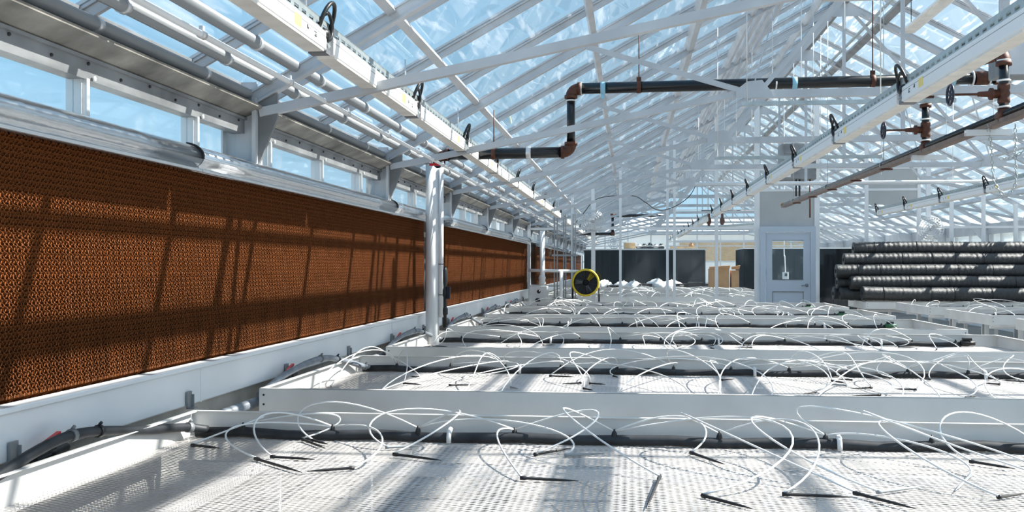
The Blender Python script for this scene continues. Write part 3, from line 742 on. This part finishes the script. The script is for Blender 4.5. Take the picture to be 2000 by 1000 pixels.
MB().bbox((-1.78, YB - .25, 2.30), (-1.67, YB - .235, 2.322), .004).build('valve_lever', 'red', t)

# heating loop right of centre
HX, HZ = 2.6, 2.44
t = thing('fin_pipe', (HX, 12, HZ), 'long brown heating pipe on hangers running away above the centre of the benches', 'pipe')
MB().tube([(HX, 5.2, HZ + .02), (HX, 17.8, HZ + .0)], .030, 14).build('pipe', 'black_pipe', t)
b = MB(); b.box((HX - .035, 5.2, HZ - .045), (HX + .035, 17.8, HZ - .03)); b.box((HX - .038, 5.2, HZ - .045), (HX - .033, 17.8, HZ - .01)); b.box((HX + .033, 5.2, HZ - .045), (HX + .038, 17.8, HZ - .01)); b.build('tray', 'brown_pipe', t)
for y in (10.8, 12.2, 13.6, 15.0, 16.4): MB().box((HX - .06, y - .03, HZ - .06), (HX + .06, y + .03, HZ - .045)).build('tray_clip', 'rust', t)
for y in (10.9, 13.9, 16.7):
    b = MB(); b.tube([(HX, y, HZ + .03), (HX, y, zu(HX))], .004, 6); b.ring((HX, y, HZ), (0, 1, 0), .04, .006, 16); b.build('hanger', 'galv', t)
MB().tube([(HX, 17.78, HZ), (HX, 17.86, HZ)], .04, 12).build('end_cap', 'cardboard', t)
def riser(y, ztop, label):
    t = thing('valve_riser', (HX, y, HZ), label, 'valve', 'valve risers on the heating pipe')
    MB().tube([(HX, y, HZ + .06), (HX, y, ztop)], .032, 14).build('pipe', 'black_pipe', t)
    b = MB(); b.tube([(HX, y, HZ - .03), (HX, y, HZ + .06)], .040, 14); b.tube([(HX, y - .07, HZ + .015), (HX, y + .07, HZ + .015)], .040, 14); b.build('tee', 'rust', t)
    zc = HZ + .165
    b = MB(); b.lathe((HX, y, zc), (0, 0, 1), [(.033, -.07), (.042, -.06), (.042, -.035), (.036, -.025), (.044, 0), (.036, .025), (.042, .035), (.042, .06), (.033, .07)], 14); b.lathe((HX, y, zc), (-1, 0, 0), [(.03, .03), (.032, .07), (.042, .075), (.042, .095), (.022, .10), (.017, .17), (.009, .18), (.008, .36)], 12); b.build('valve_body', 'rust', t)
    b = MB(); b.ring((HX - .36, y, zc), (1, 0, 0), .07, .010, 20, 6)
    for g in (0, 60, 120): b.tube([(HX - .36, y + .06 * math.cos(R(g)), zc + .06 * math.sin(R(g))), (HX - .36, y - .06 * math.cos(R(g)), zc - .06 * math.sin(R(g)))], .006, 5)
    b.build('hand_wheel', 'blue', t)
    for z in (HZ + .065, zc + .085, ztop - .03): MB().tube([(HX, y, z), (HX, y, z + .012)], .046, 14).build('paint_ring', 'tube_white', t)
    return t
r1 = riser(9.4, 2.86, 'black and brown valve riser with blue wheel dropping from the pipe to the heating loop')
elbow((HX, 9.4, 2.89), (0, 0, -1), (0, -1, 0), .042, par=r1)
MB().tube([(HX, 9.36, 2.88), (HX + .02, YB + .02, 3.0)], .034, 12).build('branch', 'rust', r1)
r2 = riser(7.5, 2.86, 'larger valve riser with blue wheel and round actuator at the right edge')
elbow((HX, 7.5, 2.89), (0, 0, -1), (0, 1, 0), .045, par=r2)
MB().tube([(HX, 7.6, 2.89), (HX - .02, YB - .4, 3.005)], .034, 12).build('branch', 'rust', r2)
MB().tube([(HX - .02, YB - .4, 3.005), (HX - .02, YB - .02, 3.03)], .042, 12).build('branch_collar', 'black_pipe', r2)
b = MB(); b.lathe((HX - .03, 7.62, 2.93), (0, 0, 1), [(.02, 0), (.022, .05), (.04, .06), (.012, .065), (.012, .10), (.05, .105), (.055, .125), (.045, .14), (.03, .17)], 16); b.build('actuator', 'alu', r2)
for s in (-1, 1): MB().tube([(HX - .03 + s * .038, 7.62, 2.98), (HX - .03 + s * .038, 7.62, 3.04)], .006, 6).build('actuator_pillar', 'galv', r2)
for k, (y, xa, xb, z) in enumerate(((7.75, 2.42, 2.74, 2.365), (9.55, 2.52, 2.82, 2.375))):
    t = thing('cross_strut', ((xa + xb) / 2, y, z), ('pale channel strut under the heating pipe below the larger valve riser', 'pale channel strut under the heating pipe below the smaller valve riser')[k], 'strut', 'struts under the heating pipe')
    b = MB(); b.box((xa, y - .02, z - .003), (xb, y + .02, z + .003)); b.box((xa, y - .022, z - .02), (xb, y - .018, z + .022)); b.box((xa, y + .018, z - .02), (xb, y + .022, z + .022)); b.build('channel', 'alu', t)
# chains
def chain(pts, label):
    t = thing('chain', pts[0], label, 'chain', 'hanging chains'); p = spline(pts, 30); mb = MB(); acc = 0; k = 0; last = p[0]
    for i in range(1, len(p)):
        acc += (p[i] - p[i - 1]).length
        if acc >= .030:
            d = (p[i] - last).normalized(); a = d.cross(Vector((.2, 1, .1) if k % 2 else (1, -.2, .1))).normalized(); c = (p[i] + last) / 2; L = .02; W = .010
            mb.tube([c + d * L * math.cos(R(g)) + a * W * math.sin(R(g)) for g in range(0, 360, 45)], .0035, 4, False, True); acc = 0; last = p[i]; k += 1
    m = mb.build('links', 'galv', t); m['kind'] = 'stuff'
chain([(2.56, 7.7, 2.42), (2.62, 7.8, 2.25), (2.66, 7.9, 2.12), (2.68, 7.9, 2.0), (2.75, 7.9, 1.91)], 'metal chain hanging in a loop below the heating pipe, left strand')
chain([(2.82, 7.9, 2.45), (2.82, 7.9, 2.2), (2.82, 7.9, 2.0), (2.75, 7.9, 1.91)], 'straight metal chain strand hanging below the heating pipe')
chain([(2.96, 7.9, 2.5), (2.90, 7.9, 2.28), (2.80, 7.9, 2.20), (2.70, 7.9, 2.19)], 'slanting chain strand near the right edge of the photo')
# hung unistrut bar
t = thing('hung_bar', (2.2, 8.4, 2.70), 'galvanised horizontal bar hung on rods just below the black pipe', 'bar')
MB().box((.90, 8.38, 2.69), (2.55, 8.42, 2.722)).build('bar', 'galv', t)
for x in (.94, 1.98): MB().tube([(x, 8.4, 2.72), (x, 8.4, zu(x) + .06)], .005, 6).build('rod', 'alu', t)
t = thing('hung_bar', (1.6, 11.4, 2.58), 'short galvanised bar hung on rods behind the centre light row', 'bar')
MB().box((.92, 11.38, 2.565), (2.7, 11.42, 2.60)).build('bar', 'galv', t)
for x in (.96, 1.98): MB().tube([(x, 11.4, 2.6), (x, 11.4, zu(x) + .06)], .005, 6).build('rod', 'alu', t)
t = thing('hung_bar', (3.5, 16.6, 2.72), 'thin bright pipe hung across the house below the trusses', 'bar')
MB().tube([(1.05, 16.6, 2.72), (7.9, 16.6, 2.72)], .022, 8).build('pipe', 'alu_white', t)
for x in (1.1, 3.0, 5.0, 7.0): MB().tube([(x, 16.6, 2.72), (x, 16.6, zu(x) + .06)], .005, 6).build('rod', 'alu', t)
# reflector lamp under the right roof slope
t = thing('strip_lamp', (3.4, 12.2, 4.28), 'slim white strip lamp hung below the right roof slope', 'lamp')
b = MB(); b.prism([(3.31, 11.4, 4.27), (3.49, 11.4, 4.27), (3.455, 11.4, 4.32), (3.345, 11.4, 4.32)], (0, 1.7, 0)); b.build('housing', 'lamp_white', t)
MB().box((3.34, 11.45, 4.26), (3.46, 13.05, 4.27)).build('lens', 'lamp_under', t)
for y in (11.6, 12.9): MB().tube([(3.4, y, 4.32), (3.4, y, zu(3.4) + .06)], .005, 6).build('wire', 'black', t)
t = thing('junction_cabinet', (3.05, 8.75, 2.8), 'plain grey steel cabinet hung at the right edge behind the valve riser', 'cabinet')
MB().bbox((2.95, 8.66, 2.93), (3.35, 8.86, 3.28), .01).build('body', 'steel_dull', t); MB().box((2.965, 8.648, 2.945), (3.335, 8.66, 3.265)).build('door', 'steel', t)
for x in (3.02, 3.28): MB().box((x - .018, 8.74, 2.78), (x + .018, 8.776, zu(x) + .05)).build('hanger_post', 'steel', t)

# ------------------------------------------------------------------ fans, heater, cabinets at the partition
def basket_fan(x, y, z, r, label, post=None):
    t = thing('basket_fan', (x, y, z), label, 'fan', 'white circulation fans')
    b = MB()
    for q in (1, .8, .6, .4): b.ring((x, y - .05 - .05 * (1 - q), z), (0, 1, 0), r * q, .005, 28, 5)
    for k in range(28):
        g = 2 * math.pi * k / 28; b.tube([(x + r * .2 * math.cos(g), y - .10, z + r * .2 * math.sin(g)), (x + r * math.cos(g), y - .05, z + r * math.sin(g)), (x + r * .9 * math.cos(g), y + .08, z + r * .9 * math.sin(g))], .004, 4)
    b.ring((x, y + .08, z), (0, 1, 0), r * .9, .005, 24, 4); b.build('cage', 'fan_clear', t)
    for k in range(3):
        g = 2 * math.pi * k / 3 + .5; d = Vector((math.cos(g), 0, math.sin(g))); e = Vector((-math.sin(g), 0, math.cos(g))); c = Vector((x, y, z))
        MB().prism([c + d * r * .2 - e * r * .1 + Vector((0, .02, 0)), c + d * r * .85 - e * r * .3 + Vector((0, .05, 0)), c + d * r * .85 + e * r * .3 + Vector((0, -.03, 0)), c + d * r * .2 + e * r * .1], (0, .005, 0)).build('blade', 'fan_clear', t)
    b = MB(); b.lathe((x, y + .12, z), (0, -1, 0), [(r * .2, 0), (r * .22, .02), (r * .2, .12), (r * .1, .16), (r * .1, .22)], 16); b.build('motor', 'steel', t)
    if post: MB().box((x - .04, y + .08, post[0]), (x + .04, y + .14, post[1])).build('mount_post', 'alu_white', t)
basket_fan(-.72, YP - .4, 2.31, .22, 'white round basket fan on a post left of centre', (0, 2.75))
basket_fan(5.75, YP - .5, 2.12, .24, 'pale basket fan hanging at the right beyond the third light row', (2.3, zu(5.75) + .1))
t = thing('drum_fan', (-.85, YP - .9, .75), 'yellow rimmed black drum fan standing at the end of the benches', 'fan')
FX, FYY, FZ = -.85, YP - .9, 1.08
b = MB(); b.lathe((FX, FYY, FZ), (0, 1, 0), [(.235, -.03), (.265, -.035), (.275, 0), (.26, .03), (.235, .02), (.235, -.03)], 32, True, False); b.build('front_rim', 'yellow', t)
b = MB(); b.lathe((FX, FYY, FZ), (0, 1, 0), [(.24, .0), (.24, .3), (.232, .3), (.232, .0)], 32, True, False); b.build('drum', 'box_grey', t)
b = MB(); b.lathe((FX, FYY + .27, FZ), (0, -1, 0), [(.235, 0), (.235, .01)], 32); b.build('back_grille', 'box_grey', t)
b = MB()
for q in range(1, 8): b.ring((FX, FYY + .01, FZ), (0, 1, 0), .033 * q, .002, 28, 4)
for k in range(8):
    g = math.pi * k / 8; b.tube([(FX - .235 * math.cos(g), FYY + .012, FZ - .235 * math.sin(g)), (FX + .235 * math.cos(g), FYY + .012, FZ + .235 * math.sin(g))], .003, 4)
b.build('front_grille', 'black', t)
for k in range(3):
    g = 2 * math.pi * k / 3 + .9; d = Vector((math.cos(g), 0, math.sin(g))); e = Vector((-math.sin(g), 0, math.cos(g))); c = Vector((FX, FYY + .14, FZ))
    MB().prism([c + d * .05 - e * .03, c + d * .21 - e * .06 + Vector((0, .03, 0)), c + d * .21 + e * .05 - Vector((0, .03, 0)), c + d * .05 + e * .03], (0, .005, 0)).build('blade', 'steel_dull' if k else 'yellow', t)
b = MB(); b.lathe((FX, FYY + .2, FZ), (0, -1, 0), [(.06, 0), (.06, .12), (.03, .14)], 14); b.build('motor', 'black', t)
b = MB()
for s in (-1, 1): b.tube([(FX + s * .26, FYY + .1, FZ), (FX + s * .26, FYY + .1, .03), (FX + s * .26, FYY + .45, .03)], .016, 8); b.tube([(FX + s * .26, FYY + .1, .4), (FX + s * .26, FYY - .15, .03)], .016, 8)
b.build('stand', 'black', t)
t = thing('unit_heater', (3.27, 19.6, 2.95), 'grey box unit heater hung above the door', 'heater')
MB().bbox((2.80, 19.3, 3.01), (3.43, 19.9, 3.66), .02).build('cabinet', 'steel_dull', t)
for k in range(6): MB().box((2.84, 19.285, 3.20 + k * .055), (3.39, 19.30, 3.235 + k * .055)).build('louvre', 'steel_dull', t)
MB().box((2.83, 19.28, 3.04), (2.95, 19.3, 3.14)).build('plate', 'white_pvc', t)
for x in (2.86, 3.37): MB().tube([(x, 19.6, 3.66), (x, 19.6, zu(x))], .006, 6).build('rod', 'alu', t)
MB().tube([(3.33, 19.5, 3.02), (3.33, 19.5, 2.3)], .014, 8).build('copper_pipe', 'rust', t)
for x in (3.08, 3.14): MB().tube([(x, 19.5, 3.02), (x, 19.5, 2.7)], .018, 8).build('gas_pipe', 'dark_stuff', t)
# pump box, U pipe and strut frame at the left
t = thing('pump_box', (-1.75, 19.6, 0), 'grey steel control box with a round dial beside the left wall', 'control box')
MB().bbox((-1.88, 19.3, .70), (-1.55, 19.75, 1.02), .01).build('box', 'alu', t)
for x in (-1.84, -1.59): MB().box((x - .02, 19.4, 0), (x + .02, 19.44, .70)).build('leg', 'alu', t)
b = MB(); b.lathe((-1.70, 19.3, .92), (0, -1, 0), [(.035, 0), (.035, .012), (.012, .014), (.012, .03)], 14); b.build('dial', 'black', t)
b = MB(); b.lathe((-1.72, 19.3, .75), (0, -1, 0), [(.05, 0), (.05, .03), (.04, .035)], 14); b.build('outlet', 'black', t)
t = thing('white_pipe_loop', (-1.7, 20.2, 0), 'white pvc pipe loop with a clear filter above the control box', 'pipe')
MB().tube([(-1.70, 20.1, 0), (-1.70, 20.1, 2.1)], .05, 14).build('upright', 'white_pvc', t)
MB().tube([(-1.98, 20.1, 1.32), (-.98, 20.15, 1.30)], .03, 12).build('crossbar', 'white_pvc', t)
MB().tube([(-1.33, 20.1, .4), (-1.33, 20.1, 1.3)], .035, 12).build('drop', 'white_pvc', t)
b = MB(); b.lathe((-1.70, 20.05, 1.03), (0, 0, 1), [(.06, 0), (.075, .04), (.06, .1), (.075, .14), (.055, .2)], 14); b.build('filter', 'bag_white', t)
t = thing('strut_frame', (-1.3, 20.6, 0), 'frame of tall blue-grey channel struts standing beside the partition', 'frame')
for x in (-1.50, -1.44, -1.31, -1.27, -1.12, -1.08): MB().box((x - .012, 20.58, .02), (x + .012, 20.62, 2.45)).build('upright', 'pipe_grey', t)
for z in (.75, 1.62): MB().box((-1.55, 20.56, z - .02), (-1.03, 20.585, z + .02)).build('crossbar', 'pipe_grey', t)
# hanging sensor seen through the door
t = thing('hanging_sensor', (3.3, 22.1, 1.2), 'small white sensor box on a cord seen through the door window', 'sensor')
MB().bbox((3.200, 22.0, 1.13), (3.320, 22.06, 1.28), .008).build('box', 'white_pvc', t); MB().box((3.240, 21.995, 1.19), (3.290, 22.0, 1.25)).build('vent', 'dark_stuff', t)
MB().tube(spline([(3.260, 22.03, 1.28), (3.245, 22.03, 1.6), (3.230, 22.03, 1.95), (3.240, 22.03, zu(3.240))], 6), .012, 6).build('cord', 'tube_white', t)

# ------------------------------------------------------------------ rolled black netting
def roll(xa, xb, y, z, r, label, bend=None, m='roll_black'):
    t = thing('net_roll', ((xa + xb) / 2, y, z - r), label, 'roll', 'rolled black shade netting')
    n = int((xb - xa) / .022); pts = []; rs = []; rnd = random.Random(int(xa * 100 + z * 1000))
    for k in range(n + 1):
        x = xa + (xb - xa) * k / n; f = 1 - k / n
        pts.append((x, y - (bend or 0) * max(0, f - .6) * 1.2, z + (.10 if bend else 0) * max(0, f - .75) * 1.2 + .004 * math.sin(x * 2.3 + z)))
        rs.append(r * (1 + rnd.uniform(-.03, .03) - (.05 if k % 4 == 0 else 0)))
    MB().tube(pts, rs, 18).build('netting', m, t)
    b = MB()
    b.lathe(Vector(pts[0]), (-1, 0, 0), [(r * .30, 0), (r * .30, .012), (r * .22, .012), (r * .22, .004)], 14); b.build('core_tube', 'dark_stuff', t)
    x = xa + .4
    while x < xb - .1:
        q = pts[min(n, int((x - xa) / (xb - xa) * n))]
        MB().ring(q, (1, .1 * rnd.uniform(-1, 1), 0), r * 1.02, .005, 20, 5).build('tie', 'black', t); x += rnd.uniform(.35, .9)
RR = .128
roll(4.259, 8.0, 19.62, .753 + RR + 0.000, RR, 'bent grey-lit roll of black netting at the front bottom of the stack', .25)
roll(3.957, 8.0, 19.96, .753 + RR + 0.000, RR, 'bottom roll of black netting behind the bent front roll')
roll(4.109, 8.0, 19.79, .753 + RR + 0.215, RR, 'black netting roll, second layer from the bottom of the stack')
roll(3.880, 8.0, 19.95, .753 + RR + 0.430, RR, 'black netting roll in the middle layer of the stack')
roll(4.051, 8.0, 20.10, .753 + RR + 0.645, RR, 'black netting roll, second layer from the top')
roll(4.260, 8.0, 20.24, .753 + RR + 0.860, RR, 'topmost roll of black netting on the stack')
roll(3.888, 8.0, 20.24, .753 + RR + 0.000, RR, 'low black roll at the back whose end sticks out furthest left')
roll(3.924, 8.0, 20.08, .753 + RR + 0.215, RR, 'black roll behind the second layer with only its end showing')
roll(4.012, 8.0, 20.24, .753 + RR + 0.430, RR, 'black roll hidden behind the middle layer with its end showing')

# ------------------------------------------------------------------ beyond the partition
t = thing('blackout_box', (.5, 38, 0), 'long black curtained enclosure at the far end of the house', 'enclosure')
for k in range(9):
    xa = -1.6 + k * .475; MB().bbox((xa, 37.0 + (.02 if k % 2 else 0), .02), (xa + .473, 37.06 + (.02 if k % 2 else 0), 1.98 - (.03 if k == 0 else 0)), .01).build('curtain_panel', 'curtain_black', t)
MB().box((-1.62, 37.06, 0), (2.70, 39.5, 1.96)).build('body', 'curtain_black', t); MB().box((-1.64, 36.96, 1.98), (2.72, 39.5, 2.03)).build('top_sheet', 'wall_far', t)
t = thing('blackout_box', (5.8, 33, 0), 'black curtained enclosure seen through the door window', 'enclosure')
for k in range(9):
    xa = 3.6 + k * .46; MB().bbox((xa, 33.0 + (.02 if k % 2 else 0), .02), (xa + .458, 33.06 + (.02 if k % 2 else 0), 1.95), .01).build('curtain_panel', 'curtain_black', t)
MB().box((3.6, 33.06, 0), (7.7, 35.5, 1.94)).build('body', 'curtain_black', t); MB().box((3.6, 33.0, 1.95), (7.7, 35.5, 1.99)).build('top_sheet', 'wall_far', t)
t = thing('storage_crate', (0, 38, 2.03), 'tan wooden crate on top of the black enclosure', 'crate')
b = MB(); b.box((-.2, 37.3, 2.03), (.22, 37.9, 2.25)); b.build('body', 'wood', t); MB().box((-.24, 37.26, 2.25), (.26, 37.94, 2.29)).build('lid', 'wall_far', t)
rnd = random.Random(11)
for k in range(5):
    x = .35 + .2 * k; t = thing('bundle', (x, 37.5, 2.03), 'dark lumpy bundle on top of the black enclosure, ' + ('first', 'second', 'third', 'fourth', 'fifth')[k] + ' from the left', 'bundle', 'bundles on the enclosure')
    b = MB(); b.lathe((x, 37.4, 2.03), (0, 0, 1), [(.10, 0), (.12 + .02 * (k % 2), .06), (.10, .12), (.05, .16 + .03 * (k % 3)), (.0, .19)], 9); b.build('sack', 'dark_stuff' if k % 3 else 'steel_dull', t)
    MB().ring((x, 37.4, 2.11), (0, .2, 1), .12, .014, 14, 5).build('strap', 'bag_white', t)
t = thing('stored_fan', (-.55, 37.4, 2.03), 'round cage fan standing on the black enclosure', 'fan')
b = MB()
for q in (.22, .15, .08): b.ring((-.55, 37.3, 2.26), (0, 1, 0), q, .012, 20, 5)
for k in range(6): b.tube([(-.55 - .22 * math.cos(k * .52), 37.3, 2.26 - .22 * math.sin(k * .52)), (-.55 + .22 * math.cos(k * .52), 37.3, 2.26 + .22 * math.sin(k * .52))], .008, 4)
b.build('cage', 'steel', t); MB().box((-.65, 37.2, 2.03), (-.45, 37.4, 2.06)).build('foot', 'steel_dull', t)
t = thing('plank', (2.1, 37.2, 2.03), 'pale wooden board lying on the right end of the enclosure', 'board'); MB().box((1.45, 37.05, 2.03), (2.35, 37.3, 2.11)).build('board', 'wood', t); MB().lathe((2.2, 37.2, 2.11), (0, 0, 1), [(.09, 0), (.07, .1), (.0, .2)], 8).build('knob', 'cardboard', t)
# heaps of bags and trays at the far end of the last benches
def bag(x, y, z, w, h, d, label, m='bag_white'):
    t = thing('bag', (x, y, z), label, 'bag', 'plastic bags at the far end')
    mb = MB(); N, M = 14, 8; rr = random.Random(int(x * 1000)); vs = []; fs = []
    for j in range(M + 1):
        a = math.pi / 2 * j / M
        for i in range(N):
            g = 2 * math.pi * i / N; q = 1 + .16 * math.sin(3 * g + x * 5) + rr.uniform(-.10, .10)
            vs.append((x + w * math.cos(a) * math.cos(g) * q, y + d * math.cos(a) * math.sin(g) * q, z + h * math.sin(a) * (1 + rr.uniform(-.12, .12))))
    for j in range(M):
        for i in range(N): k = (i + 1) % N; fs.append((j * N + i, j * N + k, (j + 1) * N + k, (j + 1) * N + i))
    mb.add(vs, fs, True); mb.build('sack', m, t)
    MB().tube([(x, y, z + h), (x + .03, y, z + h + .04)], [.03, .015], 6).build('tied_neck', m, t)
t = thing('low_table', (.8, 35.2, 0), 'low table holding bags and black trays in front of the black enclosure', 'table')
MB().box((-1.2, 34.6, .60), (2.9, 35.9, .66)).build('top', 'dark_stuff', t)
for x in (-1.1, .8, 2.8):
    for y in (34.7, 35.8): MB().box((x - .03, y - .03, 0), (x + .03, y + .03, .6)).build('leg', 'steel_dull', t)
for k, (x, w, h) in enumerate(((-.85, .30, .26), (-.2, .34, .22), (.15, .28, .24), (.95, .36, .30), (1.4, .40, .26))): bag(x, 35.0, .66, w, h, .3, ('crumpled white plastic bag, leftmost on the low table', 'crumpled white plastic bag, second on the low table', 'lumpy white bag in the middle of the low table', 'rounded white bag, second from right on the low table', 'long white bag at the right of the low table')[k])
for k, (x, w, h) in enumerate(((-.55, .4, .16), (.55, .42, .20), (1.75, .4, .2), (2.2, .5, .26), (2.6, .35, .2))):
    t = thing('plant_tray', (x, 34.75, .66), 'stack of black plant trays on the low table, ' + ('first', 'second', 'third', 'fourth', 'fifth')[k] + ' from the left', 'trays', 'black trays on the low table')
    for j in range(max(2, int(h / .06))): MB().bbox((x - w / 2 + .01 * (j % 2), 34.66, .66 + j * .055), (x + w / 2 - .015 * (j % 2), 34.9, .66 + j * .055 + .045), .008).build('tray', 'dark_stuff', t)
for k, (xa, xb, z) in enumerate(((2.45, 3.05, 1.0), (3.12, 3.35, .95))):
    t = thing('carton', ((xa + xb) / 2, 34, .0), ('open brown cardboard carton beside the inner glass door', 'narrow brown cardboard carton right of the open carton')[k], 'carton', 'cardboard cartons')
    MB().box((xa, 32.0, .62), (xb, 32.5, 1.32 + (.0 if k == 0 else -.05))).build('box', 'cardboard', t)
    MB().prism([(xa, 32.0, 1.30), (xb, 32.0, 1.30), (xb + .02, 31.85, 1.42), (xa - .02, 31.85, 1.38)], (0, .01, .01)).build('flap', 'cardboard', t)
    MB().box((xa + .03, 32.05, 0), (xb - .03, 32.45, .62)).build('stand', 'steel_dull', t)
t = thing('lime_tub', (3.95, 30.6, 0), 'lime green tub near the cartons beyond the partition', 'tub'); b = MB(); b.lathe((3.95, 30.6, .7), (0, 0, 1), [(.24, 0), (.28, .2), (.30, .2), (.30, .23), (.27, .23), (.22, .03)], 18); b.build('tub', 'lime', t); MB().lathe((3.95, 30.6, 0), (0, 0, 1), [(.2, 0), (.2, .7)], 12).build('stand', 'steel_dull', t)
# small far heating pipes like the near one
t = thing('far_pipe', (0, 30, 2.36), 'distant black pipe stepping down beyond the partition', 'pipe')
yy = T0 + 8 * BAY + .1
MB().tube([(-.49, yy, 2.90), (1.1, yy, 2.9)], .045, 10).build('upper_run', 'black_pipe', t); MB().tube([(-.49, yy, 2.88), (-.49, yy, 2.36)], .04, 10).build('drop', 'black_pipe', t); MB().tube([(-.49, yy, 2.36), (-1.6, yy, 2.36)], .045, 10).build('lower_run', 'black_pipe', t)
for p in ((-.49, yy, 2.90), (-.49, yy, 2.365)): MB().lathe((p[0], p[1], p[2] - .06), (0, 0, 1), [(.06, 0), (.065, .06), (.06, .12)], 10).build('elbow', 'rust', t)
t = thing('far_valve_group', (2.3, 29, 2.5), 'distant cluster of rusty valves and pipes beyond the partition', 'valves')
MB().tube([(1.9, 27.6, 2.85), (3.2, 27.6, 2.85)], .035, 8).build('pipe', 'dark_stuff', t)
for x in (2.1, 2.45):
    MB().tube([(x, 27.6, 2.85), (x, 27.6, 2.4)], .035, 8).build('drop', 'rust', t); MB().lathe((x, 27.6, 2.6), (0, 0, 1), [(.05, -.08), (.07, 0), (.05, .08)], 8).build('valve', 'rust', t)
MB().tube([(1.9, 27.4, 2.42), (3.4, 26.0, 2.48)], .03, 8).build('fin_run', 'galv', t)
# drooping black cable across the centre
t = thing('sagging_cable', (1.0, 19, 2.9), 'black cable sagging between the trusses above the centre of the benches', 'cable')
MB().tube(spline([(-.9, 20.0, 2.42), (-.6, 20.0, 2.72), (.05, 20.2, 2.78), (.30, 20.2, 2.66), (.55, 20.2, 2.50), (.85, 20.2, 2.55), (1.15, 20.2, 2.75), (1.3, 20.2, 3.0)], 8), .008, 6).build('cable', 'black', t)

# ------------------------------------------------------------------ outside
t = thing('neighbour_shed', (-9, 20, 0), 'neighbouring low grey shed outside the left windows', 'shed')
MB().box((-14, 4, -.06), (-9.5, 60, 2.3)).build('wall', 'wall_far', t); MB().prism([(-14.2, 3.8, 2.3), (-9.2, 3.8, 2.3), (-11.7, 3.8, 3.1)], (0, 56.4, 0)).build('roof', 'steel', t)
t = thing('outbuilding', (3, 60, 0), 'white outbuilding with tan timber front behind the far glass wall', 'building')
MB().box((-9, 58, -.06), (22, 66, 3.2)).build('wall', 'wall_far', t); MB().box((2.8, 57.9, 1.7), (16, 58, 2.75)).build('timber_band', 'wood', t); MB().prism([(-9.4, 57.6, 3.2), (22.4, 57.6, 3.2), (22.4, 62, 4.2), (-9.4, 62, 4.2)], (0, 0, .15)).build('roof', 'steel', t)
